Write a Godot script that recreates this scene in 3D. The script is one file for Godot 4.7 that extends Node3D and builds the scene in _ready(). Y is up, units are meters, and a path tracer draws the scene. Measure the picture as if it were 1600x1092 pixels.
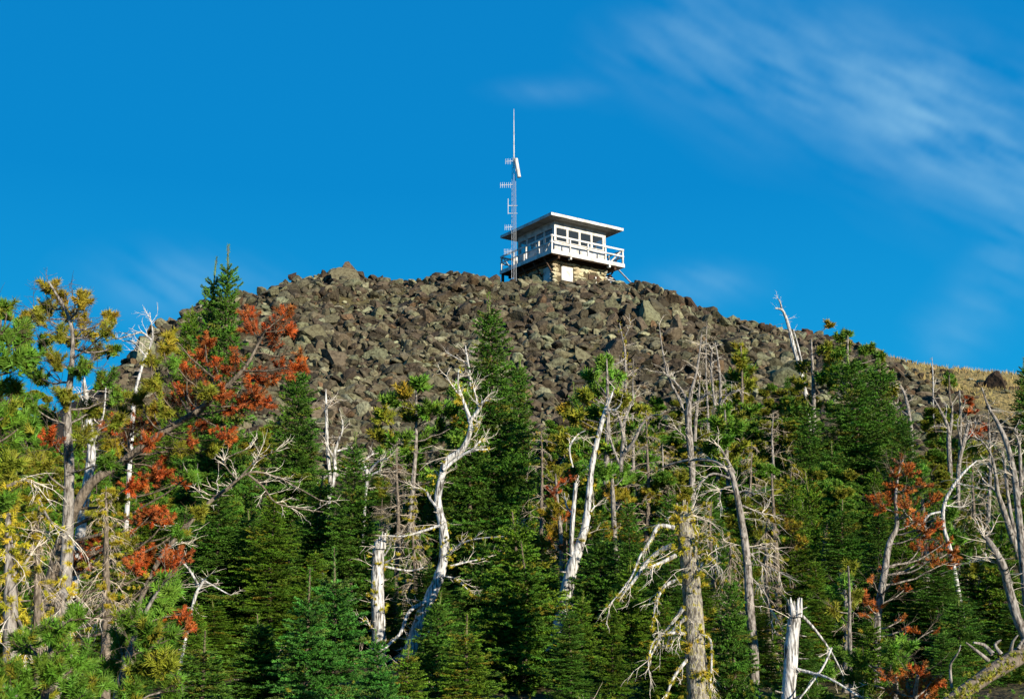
extends Node3D

const F := 1900.0                 # focal length of the camera in photo pixels (frame 1600 x 1092)
const PITCH := 0.22
const EYE := 1.7
const UNDER := 0.12

var names := {}
var M := {}
var T := {}                       # shape templates
var sun_turn := Vector3.ZERO
var wob := FastNoiseLite.new()
var fine := FastNoiseLite.new()

# ------------------------------------------------------------------ helpers
class MB:
	var v := PackedVector3Array()
	var n := PackedVector3Array()
	var c := PackedColorArray()
	func add(t: Array, xf: Transform3D, col: Color) -> void:
		v.append_array(xf * (t[0] as PackedVector3Array))
		n.append_array(Transform3D(xf.basis.orthonormalized(), Vector3.ZERO) * (t[1] as PackedVector3Array))
		var k := PackedColorArray()
		k.resize(t[0].size())
		k.fill(col)
		c.append_array(k)
	func tri(a: Vector3, b: Vector3, d: Vector3, col: Color) -> void:
		var m := (d - a).cross(b - a).normalized()
		v.append(a); v.append(b); v.append(d)
		n.append(m); n.append(m); n.append(m)
		c.append(col); c.append(col); c.append(col)
	func quad(a: Vector3, b: Vector3, d: Vector3, e: Vector3, col: Color) -> void:
		tri(a, b, d, col)
		tri(a, d, e, col)
	func box(lo: Vector3, hi: Vector3, col := Color.WHITE, xf := Transform3D.IDENTITY) -> void:
		var p: Array[Vector3] = []
		for k in 8:
			p.append(xf * Vector3(hi.x if k & 1 else lo.x, hi.y if k & 2 else lo.y, hi.z if k & 4 else lo.z))
		quad(p[4], p[6], p[7], p[5], col)
		quad(p[1], p[3], p[2], p[0], col)
		quad(p[5], p[7], p[3], p[1], col)
		quad(p[0], p[2], p[6], p[4], col)
		quad(p[6], p[2], p[3], p[7], col)
		quad(p[0], p[4], p[5], p[1], col)
	func bar(a: Vector3, b: Vector3, w: float, h: float, col := Color.WHITE) -> void:
		var x := (b - a).normalized()
		var up := Vector3.UP if absf(x.y) < 0.95 else Vector3.BACK
		var z := x.cross(up).normalized()
		var y := z.cross(x).normalized()
		box(Vector3(0, -h / 2, -w / 2), Vector3(a.distance_to(b), h / 2, w / 2), col, Transform3D(Basis(x, y, z), a))
	func tube(pts: Array, rad: Array, sides: int, col: Color, rough := 0.0, rng: RandomNumberGenerator = null, cap := true) -> void:
		var m := pts.size()
		var u := Vector3.ZERO
		var rings := []
		var dirs := []
		for i in m:
			var t: Vector3 = (pts[mini(i + 1, m - 1)] - pts[maxi(i - 1, 0)]).normalized()
			if i == 0:
				u = t.cross(Vector3(0.31, 0.2, 0.93)).normalized()
			else:
				u = (u - t * u.dot(t)).normalized()
			var w := t.cross(u)
			var ring := PackedVector3Array()
			var dr := PackedVector3Array()
			for k in sides:
				var a := TAU * k / sides
				var d := u * cos(a) + w * sin(a)
				var r: float = rad[i]
				if rough > 0.0:
					r *= 1.0 + rng.randf_range(-rough, rough)
				ring.append(pts[i] + d * r)
				dr.append(d)
			rings.append(ring)
			dirs.append(dr)
		for i in m - 1:
			var r0: PackedVector3Array = rings[i]
			var r1: PackedVector3Array = rings[i + 1]
			var d0: PackedVector3Array = dirs[i]
			var d1: PackedVector3Array = dirs[i + 1]
			for k in sides:
				var j := (k + 1) % sides
				v.append_array([r0[k], r1[k], r1[j], r0[k], r1[j], r0[j]])
				n.append_array([d0[k], d1[k], d1[j], d0[k], d1[j], d0[j]])
				c.append_array([col, col, col, col, col, col])
		if cap:
			var e: PackedVector3Array = rings[m - 1]
			for k in sides:
				tri(pts[m - 1], e[(k + 1) % sides], e[k], col)
	func mesh(mat: Material) -> ArrayMesh:
		var a := []
		a.resize(Mesh.ARRAY_MAX)
		a[Mesh.ARRAY_VERTEX] = v
		a[Mesh.ARRAY_NORMAL] = n
		a[Mesh.ARRAY_COLOR] = c
		var am := ArrayMesh.new()
		am.add_surface_from_arrays(Mesh.PRIMITIVE_TRIANGLES, a)
		am.surface_set_material(0, mat)
		return am


func P(px: float, py: float, d: float) -> Vector3:      # the point of the place seen at that spot of the photo, d metres ahead
	var dx := (px - 800.0) / F
	var dy := (546.0 - py) / F
	var t := d / (cos(PITCH) - dy * sin(PITCH))
	return Vector3(t * dx, EYE + t * (sin(PITCH) + dy * cos(PITCH)), -d)

func rng_of(s: int) -> RandomNumberGenerator:
	var r := RandomNumberGenerator.new()
	r.seed = s * 7919 + 13
	return r

func numbered(called: String) -> String:
	if not names.has(called):
		names[called] = 0
		return called
	names[called] += 1
	return "%s_%03d" % [called, names[called]]

func tag(o: Node, label: String, category: String, group := "") -> void:
	o.set_meta("label", label)
	o.set_meta("category", category)
	if group:
		o.set_meta("group", group)

func thing(called: String, label: String, category: String, at: Vector3, group := "") -> Node3D:
	var o := Node3D.new()
	o.name = numbered(called)
	add_child(o)
	o.position = at
	tag(o, label, category, group)
	return o

func part(called: String, mesh: Mesh, parent: Node, kind := "") -> MeshInstance3D:
	var o := MeshInstance3D.new()
	o.name = called
	o.mesh = mesh
	parent.add_child(o, true)
	if kind:
		o.set_meta("kind", kind)
	return o

func alone(called: String, mesh: Mesh, at: Vector3) -> MeshInstance3D:
	var o := MeshInstance3D.new()
	o.name = numbered(called)
	o.mesh = mesh
	add_child(o)
	o.position = at
	return o

func frame_of(dir: Vector3, roll: float) -> Basis:
	var x := dir.normalized()
	var s := Vector3.UP if absf(x.y) < 0.9 else Vector3.RIGHT
	var z := x.cross(s).normalized()
	var y := z.cross(x)
	return Basis(x, y * cos(roll) + z * sin(roll), z * cos(roll) - y * sin(roll))

func stick(mb: MB, p: Vector3, q: Vector3, r: float, col: Color, roll := 0.0) -> void:
	var d := q - p
	var l := d.length()
	if l < 0.001:
		return
	var b := frame_of(d, roll)
	mb.add(T.stick if r > 0.011 else T.twig, Transform3D(Basis(b.x * l, b.y * r, b.z * r), p), col)

func smooth(pts: Array, rad: Array, sub: int) -> Array:       # Catmull-Rom through the points
	var op := []
	var orad := []
	var m := pts.size()
	for i in m - 1:
		var a: Vector3 = pts[maxi(i - 1, 0)]
		var b: Vector3 = pts[i]
		var c: Vector3 = pts[i + 1]
		var d: Vector3 = pts[mini(i + 2, m - 1)]
		for k in sub:
			var t := float(k) / sub
			op.append(b.cubic_interpolate(c, a, d, t))
			orad.append(lerpf(rad[i], rad[i + 1], t))
	op.append(pts[m - 1])
	orad.append(rad[m - 1])
	return [op, orad]

func tinted(c: Color, r: RandomNumberGenerator, light := 0.3, hue := 0.08) -> Color:
	var k := 1.0 + r.randf_range(-light, light)
	return Color(c.r * k * (1.0 + r.randf_range(-hue, hue)), c.g * k * (1.0 + r.randf_range(-hue, hue)), c.b * k, 1.0)

# ------------------------------------------------------------------ materials
func noise_tex(s: int, freq: float, cols: Array, offs: Array, size := 512, octaves := 5, bump := false) -> NoiseTexture2D:
	var n := FastNoiseLite.new()
	n.seed = s
	n.noise_type = FastNoiseLite.TYPE_SIMPLEX_SMOOTH
	n.frequency = freq
	n.fractal_octaves = octaves
	n.fractal_gain = 0.6
	var t := NoiseTexture2D.new()
	t.width = size
	t.height = size
	t.seamless = true
	t.noise = n
	if not bump:
		var g := Gradient.new()
		g.offsets = PackedFloat32Array(offs)
		g.colors = PackedColorArray(cols)
		t.color_ramp = g
	return t

func lin(r: float, g: float, b: float) -> Color:
	return Color(r, g, b).linear_to_srgb()

func mat(called: String, albedo: Color, rough: float, tex: Texture2D = null, scale := Vector3.ONE, world := false, bump: Texture2D = null, depth := 0.0, vcol := true) -> StandardMaterial3D:
	var m := StandardMaterial3D.new()
	m.resource_name = called
	m.albedo_color = albedo
	m.roughness = rough
	m.metallic_specular = 0.3
	m.vertex_color_use_as_albedo = vcol
	if tex:
		m.albedo_texture = tex
	if tex or bump:
		m.uv1_triplanar = true
		m.uv1_world_triplanar = world
		m.uv1_scale = scale
	if bump:
		m.heightmap_enabled = true
		m.heightmap_texture = bump
		m.heightmap_scale = depth
	M[called] = m
	return m

func leafy(called: String, tint: Color) -> void:
	var m := mat(called, tint, 0.62)
	m.cull_mode = BaseMaterial3D.CULL_DISABLED
	m.backlight_enabled = true
	m.backlight = Color(0.3, 0.3, 0.22)

func make_materials() -> void:
	var g := func(a: float, b := 1.0, c := 1.0) -> Color: return lin(a, a * b, a * c)
	var relief := noise_tex(5, 0.02, [], [], 512, 5, true)
	mat("weathered_wood", Color.WHITE, 0.85, noise_tex(11, 0.012, [g.call(0.035, 0.88, 0.78), g.call(0.16, 0.95, 0.9), g.call(0.44, 0.99, 0.97), g.call(0.6, 1.0, 0.99)], [0.24, 0.4, 0.5, 0.85]), Vector3(2.6, 0.45, 2.6), false, relief, 1.2)
	mat("pale_bark", Color.WHITE, 0.9, noise_tex(12, 0.014, [g.call(0.04, 0.85, 0.7), g.call(0.13, 0.88, 0.78), g.call(0.23, 0.92, 0.84), g.call(0.35, 0.95, 0.88)], [0.24, 0.4, 0.52, 0.9]), Vector3(2.2, 0.7, 2.2), false, relief, 1.5)
	mat("brown_bark", Color.WHITE, 0.95, noise_tex(13, 0.016, [g.call(0.03, 0.8, 0.6), g.call(0.13, 0.82, 0.64), g.call(0.3, 0.85, 0.68)], [0.15, 0.5, 0.95]), Vector3(2.2, 0.8, 2.2), false, relief, 1.8)
	mat("lichened_bark", Color.WHITE, 0.95, noise_tex(14, 0.013, [g.call(0.05, 0.85, 0.7), g.call(0.14, 0.9, 0.75), g.call(0.3, 0.93, 0.8), g.call(0.34, 0.95, 0.85), lin(0.26, 0.23, 0.06)], [0.2, 0.42, 0.56, 0.66, 0.72]), Vector3(2.6, 0.9, 2.6), false, relief, 2.5)
	mat("twig_wood", Color.WHITE, 0.9)
	leafy("fir_needles", Color.WHITE)
	leafy("fir_needles_bluish", Color(0.86, 1.0, 1.12))
	leafy("fir_needles_yellowish", Color(1.12, 1.03, 0.85))
	leafy("pine_needles", Color.WHITE)
	leafy("lichen_tufts", Color.WHITE)
	var rk := noise_tex(21, 0.011, [g.call(0.28, 0.9, 0.8), g.call(0.62, 0.96, 0.88), g.call(0.85, 1.0, 0.92), g.call(1.0, 1.0, 0.9)], [0.2, 0.42, 0.58, 0.85], 1024, 6)
	mat("rock_face", Color.WHITE, 0.92, rk, Vector3(0.33, 0.33, 0.33), true, noise_tex(22, 0.02, [], [], 512, 6, true), 7.0)
	mat("hill_ground", Color.WHITE, 0.95, noise_tex(23, 0.02, [g.call(0.35), g.call(0.8), g.call(1.0)], [0.25, 0.5, 0.8], 1024, 6), Vector3(0.25, 0.25, 0.25), true, relief, 12.0)
	mat("dry_grass", Color.WHITE, 0.8).cull_mode = BaseMaterial3D.CULL_DISABLED
	var dirt := noise_tex(31, 0.01, [g.call(0.62, 0.97, 0.92), g.call(0.92, 0.99, 0.97), g.call(1.0)], [0.2, 0.45, 0.8], 256, 4)
	mat("white_paint", lin(0.56, 0.56, 0.555), 0.55, dirt, Vector3(0.5, 0.5, 0.5), false, null, 0.0, false)
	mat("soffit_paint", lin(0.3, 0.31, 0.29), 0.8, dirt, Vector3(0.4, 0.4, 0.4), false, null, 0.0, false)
	mat("dark_timber", lin(0.07, 0.045, 0.032), 0.9, dirt, Vector3(0.8, 0.8, 0.8), false, null, 0.0, false)
	mat("slate_paint", lin(0.14, 0.16, 0.19), 0.7, dirt, Vector3(0.6, 0.6, 0.6), false, null, 0.0, false)
	mat("roofing", lin(0.3, 0.3, 0.3), 0.95, dirt, Vector3(0.6, 0.6, 0.6), false, null, 0.0, false)
	mat("inner_wood", lin(0.22, 0.15, 0.1), 0.8, dirt, Vector3(0.6, 0.6, 0.6), false, null, 0.0, false)
	mat("masonry", Color.WHITE, 0.92, noise_tex(24, 0.02, [g.call(0.5, 0.95, 0.85), g.call(0.85), g.call(1.0)], [0.2, 0.45, 0.8]), Vector3(0.9, 0.9, 0.9), false, relief, 3.0)
	mat("galvanised", lin(0.22, 0.24, 0.27), 0.45, null, Vector3.ONE, false, null, 0.0, false).metallic = 0.4
	var gl := StandardMaterial3D.new()
	gl.resource_name = "window_glass"
	gl.transparency = BaseMaterial3D.TRANSPARENCY_ALPHA
	gl.albedo_color = Color(0.22, 0.24, 0.25, 0.45)
	gl.roughness = 0.05
	M.window_glass = gl

# ------------------------------------------------------------------ templates
func make_templates() -> void:
	var mb := MB.new()
	mb.tube([Vector3.ZERO, Vector3(0.5, 0, 0), Vector3(1, 0, 0)], [1.0, 0.72, 0.3], 4, Color.WHITE, 0.0, null, false)
	T.stick = [mb.v, mb.n]
	mb = MB.new()
	mb.tube([Vector3.ZERO, Vector3(1, 0, 0)], [1.0, 0.45], 3, Color.WHITE, 0.0, null, false)
	T.twig = [mb.v, mb.n]
	# fir twigs: a 0.2 m shoot set with short broad needles, flat and blunt
	T.fir = []
	for k in 5:
		var r := rng_of(100 + k)
		mb = MB.new()
		for i in 9:
			var x := 0.2 * (i + 0.4) / 9.0
			for s in 3:
				if s == 2 and i % 2 == 1:
					continue
				var a := r.randf_range(0.7, 1.15)
				var ph := (i * 3 + s) * 2.39996 + r.randf_range(-0.3, 0.3)
				var d := Vector3(cos(a), sin(a) * cos(ph), sin(a) * sin(ph))
				var l := r.randf_range(0.036, 0.054)
				var p := Vector3(x, 0, 0)
				var w := d.cross(Vector3(r.randf_range(-1, 1), r.randf_range(-1, 1), r.randf_range(-1, 1))).normalized() * 0.0135
				mb.tri(p - w, p + d * l, p + w, Color.WHITE)
		mb.tri(Vector3(0.18, 0, -0.012), Vector3(0.225, 0.004, 0), Vector3(0.18, 0, 0.012), Color.WHITE)
		T.fir.append([mb.v, mb.n])
	# pine tufts: a brush of long needles round the end of a shoot
	T.tuft = []
	T.brush = []                   # the same, with fewer and broader bundles, for trees far up the slope
	for k in 10:
		var r := rng_of(200 + k)
		var far := k >= 5
		mb = MB.new()
		for i in (24 if far else 54):
			var x := r.randf_range(-0.05, 0.05)
			var ph := i * 2.39996
			var a := r.randf_range(0.25, 1.25)
			var d := Vector3(cos(a), sin(a) * cos(ph), sin(a) * sin(ph))
			var l := r.randf_range(0.065, 0.1) * (1.15 if far else 1.0)
			var p := Vector3(x, 0, 0)
			var w := d.cross(Vector3(r.randf_range(-1, 1), r.randf_range(-1, 1), r.randf_range(-1, 1))).normalized() * (0.015 if far else 0.0075)
			mb.tri(p - w, p + d * l, p + w, Color.WHITE)
		(T.brush if far else T.tuft).append([mb.v, mb.n])
	T.rock = []
	for k in 14:
		T.rock.append(rock_shape(300 + k, 2))
	T.stone = []
	for k in 8:
		T.stone.append(rock_shape(400 + k, 1))

func rock_shape(s: int, level: int) -> Array:
	var r := rng_of(s)
	var g := (1.0 + sqrt(5.0)) / 2.0
	var v: Array[Vector3] = []
	for q in [[-1, g, 0], [1, g, 0], [-1, -g, 0], [1, -g, 0], [0, -1, g], [0, 1, g], [0, -1, -g], [0, 1, -g], [g, 0, -1], [g, 0, 1], [-g, 0, -1], [-g, 0, 1]]:
		v.append(Vector3(q[0], q[1], q[2]).normalized())
	var f := [[0, 11, 5], [0, 5, 1], [0, 1, 7], [0, 7, 10], [0, 10, 11], [1, 5, 9], [5, 11, 4], [11, 10, 2], [10, 7, 6], [7, 1, 8], [3, 9, 4], [3, 4, 2], [3, 2, 6], [3, 6, 8], [3, 8, 9], [4, 9, 5], [2, 4, 11], [6, 2, 10], [8, 6, 7], [9, 8, 1]]
	for l in level:
		var mid := {}
		var nf := []
		for t in f:
			var m := []
			for e in 3:
				var a: int = t[e]
				var b: int = t[(e + 1) % 3]
				var key := Vector2i(mini(a, b), maxi(a, b))
				if not mid.has(key):
					mid[key] = v.size()
					v.append(((v[a] + v[b]) * 0.5).normalized())
				m.append(mid[key])
			nf.append_array([[t[0], m[0], m[2]], [t[1], m[1], m[0]], [t[2], m[2], m[1]], m])
		f = nf
	for k in r.randi_range(6, 11):          # planes that cut the ball into an angular block
		var pn := Vector3(r.randfn(), r.randfn(), r.randfn()).normalized()
		var d := r.randf_range(0.3, 0.72)
		for i in v.size():
			var over := v[i].dot(pn) - d
			if over > 0.0:
				v[i] -= pn * over
	var sc := Vector3(r.randf_range(1.1, 1.9), r.randf_range(0.7, 1.1), r.randf_range(0.85, 1.35))
	for i in v.size():
		v[i] = v[i] * sc + Vector3(r.randfn(), r.randfn(), r.randfn()) * 0.012
	var mb := MB.new()
	for t in f:
		var a := v[t[0]]
		var b := v[t[1]]
		var c := v[t[2]]
		if (c - a).cross(b - a).dot(a + b + c) < 0.0:
			mb.tri(a, c, b, Color.WHITE)
		else:
			mb.tri(a, b, c, Color.WHITE)
	return [mb.v, mb.n]

# ------------------------------------------------------------------ the hill
var crest_x := PackedFloat32Array()
var crest_y := PackedFloat32Array()
var crest_d := PackedFloat32Array()

func make_crest() -> void:
	for q in [[-900, 900, 74], [-300, 820, 74], [0, 720, 74], [120, 650, 75], [190, 602, 75], [240, 537, 76], [285, 493, 77], [340, 474, 78], [400, 462, 79], [440, 447, 79.5], [480, 434, 80], [540, 427, 80.5],
			[600, 442, 80.5], [650, 440, 81], [700, 430, 81.5], [740, 431, 82], [780, 442, 82], [900, 445, 82], [1000, 445, 82], [1040, 458, 82], [1085, 480, 82], [1130, 498, 82], [1190, 513, 83], [1250, 521, 83.5],
			[1310, 533, 84], [1360, 553, 85], [1400, 564, 86], [1460, 574, 87], [1530, 582, 88], [1600, 592, 89], [1700, 604, 90], [2100, 660, 90], [2900, 760, 90]]:
		var p := P(q[0], q[1], q[2])
		crest_x.append(p.x)
		crest_y.append(p.y)
		crest_d.append(q[2])

func along(x: float) -> Vector2:
	var m := crest_x.size()
	if x <= crest_x[0]:
		return Vector2(crest_y[0], crest_d[0])
	for i in range(1, m):
		if x < crest_x[i]:
			var t := (x - crest_x[i - 1]) / (crest_x[i] - crest_x[i - 1])
			return Vector2(lerpf(crest_y[i - 1], crest_y[i], t), lerpf(crest_d[i - 1], crest_d[i], t))
	return Vector2(crest_y[m - 1], crest_d[m - 1])

func low(d: float) -> float:
	var ks := [-900.0, -40.0, 0.0, 12.0, 18.0, 28.0, 38.0, 46.0, 54.0]
	var hs := [-30.0, -2.0, 0.0, 0.0, 0.25, 1.2, 2.5, 4.2, 7.0]
	for i in range(1, ks.size()):
		if d < ks[i]:
			return lerpf(hs[i - 1], hs[i], (d - ks[i - 1]) / (ks[i] - ks[i - 1]))
	return 7.0

func ground(x: float, d: float) -> float:
	var c := along(x)
	var h := 0.0
	if d <= 54.0:
		h = low(d)
		if c.x < 12.0:
			h = minf(h, lerpf(h, c.x * 0.5, 0.5))
	elif d <= c.y:
		var s := (d - 54.0) / (c.y - 54.0)
		h = 7.0 + (c.x - 7.0) * (s * 1.16 - 0.16 * s * s * s)
	else:
		var o := d - c.y
		h = c.x + 0.02 * minf(o, 16.0) - 0.22 * maxf(o - 16.0, 0.0)
		h = maxf(h, -40.0 + wob.get_noise_2d(x * 0.05, d * 0.05) * 10.0)
	var k := clampf((d - 44.0) / 10.0, 0.0, 1.0)
	h += wob.get_noise_2d(x, d) * lerpf(0.25, 0.8, k) * clampf(1.0 - (d - c.y + 6.0) / 6.0, 0.15, 1.0)
	return h

func seen_ground(px: float, py: float) -> Vector3:     # where a line of sight meets the hill
	var d := 46.0
	while d < 112.0:
		var p := P(px, py, d)
		if p.y < ground(p.x, d):
			var lo := d - 1.5
			for k in 6:
				var mid := (lo + d) * 0.5
				var q := P(px, py, mid)
				if q.y < ground(q.x, mid):
					d = mid
				else:
					lo = mid
			return P(px, py, d)
		d += 1.5
	return Vector3(0, -999, 0)

func meadow(x: float, d: float) -> float:              # 1 where dry grass grows: the shoulder of the ridge
	var m := clampf((x - 24.5 + wob.get_noise_2d(x * 2.0, d * 2.0) * 4.0) / 3.0, 0.0, 1.0)
	return m * clampf((d - 53.0) / 6.0, 0.0, 1.0)

func build_land() -> void:
	var xs := [-900.0, -420.0, -200.0, -130.0, -100.0, -80.0]
	for i in range(-62, 63):
		xs.append(float(i))
	xs.append_array([80.0, 100.0, 130.0, 200.0, 420.0, 900.0])
	var ds := [-900.0, -300.0, -100.0, -40.0, -15.0]
	for i in range(0, 122):
		ds.append(float(i))
	ds.append_array([135.0, 160.0, 220.0, 400.0, 900.0])
	var mb := MB.new()
	var nx := xs.size()
	var pos := PackedVector3Array()
	var cols := PackedColorArray()
	for d in ds:
		for x in xs:
			pos.append(Vector3(x, ground(x, d), -d))
			var g := meadow(x, d)
			var rock := clampf((d - 50.0) / 6.0, 0.0, 1.0)
			var c := Color(0.075, 0.06, 0.03).lerp(Color(0.04, 0.034, 0.024), rock).lerp(Color(0.27, 0.21, 0.085), g)
			var patch := fine.get_noise_2d(x * 3.0, d * 3.0)
			if rock > 0.9 and patch > 0.25:
				c = c.lerp(Color(0.13, 0.11, 0.045), 0.7)
			elif rock < 0.5 and patch > 0.0:
				c = c.lerp(Color(0.12, 0.13, 0.035), 0.8)
			cols.append(c)
	var idx := PackedInt32Array()
	for j in ds.size() - 1:
		for i in nx - 1:
			var a := j * nx + i
			idx.append_array([a, a + nx, a + nx + 1, a, a + nx + 1, a + 1])
	var nor := PackedVector3Array()
	nor.resize(pos.size())
	for k in range(0, idx.size(), 3):
		var m := (pos[idx[k + 2]] - pos[idx[k]]).cross(pos[idx[k + 1]] - pos[idx[k]]).normalized()
		for e in 3:
			nor[idx[k + e]] += m
	for k in nor.size():
		nor[k] = nor[k].normalized()
	var arr := []
	arr.resize(Mesh.ARRAY_MAX)
	arr[Mesh.ARRAY_VERTEX] = pos
	arr[Mesh.ARRAY_NORMAL] = nor
	arr[Mesh.ARRAY_COLOR] = cols
	arr[Mesh.ARRAY_INDEX] = idx
	var am := ArrayMesh.new()
	am.add_surface_from_arrays(Mesh.PRIMITIVE_TRIANGLES, arr)
	am.surface_set_material(0, M.hill_ground)
	var hill := alone("hillside", am, Vector3.ZERO)
	hill.set_meta("kind", "structure")
	rocks(hill)
	grass()

func rock_tone(r: RandomNumberGenerator) -> Color:
	var u := r.randf()
	var c := Color(0.15, 0.125, 0.092)
	if u < 0.26:
		c = Color(0.098, 0.079, 0.058)
	elif u < 0.55:
		c = Color(0.19, 0.18, 0.122)
	elif u < 0.7:
		c = Color(0.3, 0.295, 0.205)
	elif u < 0.75:
		c = Color(0.17, 0.115, 0.072)
	return tinted(Color(c.r * 0.68, c.g * 0.69, c.b * 0.68), r, 0.42, 0.06)

func rock_turn(r: RandomNumberGenerator, size: float, steep := false) -> Basis:
	var b := Basis.from_euler(Vector3(r.randf_range(-0.7, 0.7) + 0.35, r.randf() * TAU, r.randf_range(-0.7, 0.7)))
	if steep:
		b = Basis.from_euler(Vector3(r.randf_range(-0.3, 0.3), r.randf_range(-0.4, 0.4), PI / 2 + r.randf_range(-0.35, 0.35)))
	return b.scaled_local(Vector3.ONE * size)

func rock_mesh(r: RandomNumberGenerator, c: Color) -> ArrayMesh:
	var mb := MB.new()
	mb.add(T.rock[r.randi() % T.rock.size()], Transform3D.IDENTITY, c)
	return mb.mesh(M.rock_face)

func rocks(hill: Node) -> void:
	var r := rng_of(1)
	var kinds := []
	for k in 42:
		kinds.append(rock_mesh(r, rock_tone(r)))
	# boulders that can be singled out: [photo x, y of the centre, size in photo pixels, steep, tone, name, label]
	var dark := Color(0.085, 0.055, 0.042)
	for b in [
		[1556, 607, 54, true, dark, "dark brown pointed boulder standing alone on the grassy shoulder of the ridge"],
		[1585, 606, 34, false, dark, "rounded brown boulder leaning against the pointed dark boulder on the grass"],
		[1530, 598, 30, false, Color(0.13, 0.1, 0.08), "low flat boulder in the grass just beside the pointed dark boulder"],
		[1478, 580, 26, false, dark, "brown boulder on the grassy skyline above the thin grey pole snag"],
		[1417, 566, 10, false, dark, "tiny dark stone on the grassy skyline where grass meets talus"],
		[1408, 594, 26, false, dark, "dark brown boulder half sunk in the grass where the talus ends"],
		[1441, 587, 15, false, dark, "small brown boulder in the grass below the tiny skyline stone"],
		[1503, 622, 26, false, Color(0.12, 0.09, 0.07), "broad brown boulder in the grass downhill of the pointed dark boulder"],
		[1560, 645, 24, false, Color(0.24, 0.23, 0.18), "pale grey slab in the grass under the pointed dark boulder"],
		[457, 429, 17, true, dark, "small black pointed rock sticking out of the skyline below the sloping hilltop"],
		[1191, 508, 17, true, dark, "small pointed rock upright on the skyline beside the leaning white snag"],
		[1080, 474, 30, false, dark, "dark block on the skyline down the slope from the lookout stairs"],
		[1262, 517, 30, false, Color(0.15, 0.07, 0.05), "reddish brown block on the skyline behind the leaning white snag"],
		[858, 452, 24, false, Color(0.11, 0.07, 0.055), "reddish dark block lying just under the lookout's stone corner"],
		[920, 512, 34, false, Color(0.25, 0.24, 0.18), "pale grey flat faced block in the middle of the talus below the lookout"],
		[1218, 588, 52, false, Color(0.13, 0.12, 0.09), "big dark flat faced slab at the talus foot above the olive pines"],
		[672, 496, 46, false, Color(0.16, 0.12, 0.085), "large brown wedge of rock in the middle of the talus"],
		[590, 505, 44, false, Color(0.15, 0.11, 0.08), "brown sloping slab left of the brown wedge on the talus"],
		[612, 588, 40, false, Color(0.17, 0.12, 0.075), "tawny square block just above the green pine at the talus foot"],
		[470, 455, 40, false, Color(0.2, 0.2, 0.15), "long grey green slab near the top of the talus by the red pine"],
		[405, 478, 40, false, Color(0.2, 0.21, 0.16), "grey green slab beside the double topped fir near the skyline"],
		[545, 440, 70, false, Color(0.2, 0.18, 0.12), "broad olive slab under the highest knob of the hilltop"],
		[543, 420, 40, false, Color(0.16, 0.12, 0.09), "blocky brown boulder crowning the highest knob of the hilltop"],
		[545, 622, 36, false, Color(0.22, 0.23, 0.18), "smooth grey boulder low on the talus beside the pale dead treetop"]]:
		var p := seen_ground(b[0], b[1])
		if p.y < -100.0:
			p = seen_ground(b[0], b[1] + 10)
		if p.y < -100.0:
			p = seen_ground(b[0], b[1] + 26)
		var size: float = b[2] * -p.z / F * 0.44
		var o := alone("boulder", rock_mesh(r, b[4] * 0.72), p)
		var px := P(b[0], b[1], -p.z)
		o.position = Vector3(px.x, maxf(px.y, p.y) - size * 0.3, p.z)
		o.basis = rock_turn(r, size, b[3])
		tag(o, b[5], "boulder")
	# the stones of the talus that show largest, each a piece of the hillside
	var got := []
	var tries := 0
	var sizes := []
	for k in 290:
		sizes.append(0.3 + 0.75 * pow(r.randf(), 2.4))
	sizes.sort()
	sizes.reverse()
	for size in sizes:
		for t in 30:
			var px := r.randf_range(205, 1420)
			var py := r.randf_range(420, 660)
			var steep := false
			if r.randf() < 0.14:
				px = r.randf_range(950, 1065)
				py = r.randf_range(440, 520)
				steep = true
			var p := seen_ground(px, py)
			if p.y < -100.0 or -p.z < 52.0 or meadow(p.x, -p.z) > 0.1 or (absf(p.x - 3.5) < 5.0 and -p.z > 82.5):
				continue
			var rim := along(p.x).y + p.z
			if rim < 4.0 and size > 0.5:
				continue
			var free := true
			for g in got:
				if Vector2(g.x - p.x, g.z - p.z).length() < (g.w + size) * 0.62:
					free = false
					break
			if not free:
				continue
			got.append(Vector4(p.x, p.y, p.z, size))
			var o := part("rock", kinds[r.randi() % kinds.size()], hill)
			o.position = p + Vector3(0, size * r.randf_range(-0.1, 0.25), 0)
			o.basis = rock_turn(r, size, steep)
			if steep:
				o.basis = o.basis.scaled_local(Vector3(1.25, 1, 1))
			break
	# everything smaller
	var lots := []
	for k in T.stone.size():
		lots.append([])
	for k in 24000:
		var p := Vector3.ZERO
		if k < 20500:
			p = seen_ground(r.randf_range(170, 1640), r.randf_range(415, 740))
			if p.y < -100.0:
				continue
		else:
			var x := r.randf_range(-34, 32)
			var c := along(x)
			var d := r.randf_range(c.y - 4.0, c.y + 9.0)
			p = Vector3(x, ground(x, d), -d)
		if -p.z < 50.0 or meadow(p.x, -p.z) > 0.04 + 1.3 * r.randf() * r.randf():
			continue
		var size := 0.12 + 0.38 * pow(r.randf(), 2.0)
		if fine.get_noise_2d(p.x * 3.0, -p.z * 3.0) > 0.3:
			size *= 0.45
		if meadow(p.x, -p.z) > 0.3:
			size = minf(size, 0.25)
		if absf(p.x - 3.2) < 5.5 and -p.z > 83.0:
			size = minf(size, 0.22)
		lots[r.randi() % lots.size()].append([Transform3D(rock_turn(r, size), p + Vector3(0, size * r.randf_range(-0.1, 0.35), 0)), rock_tone(r)])
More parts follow.
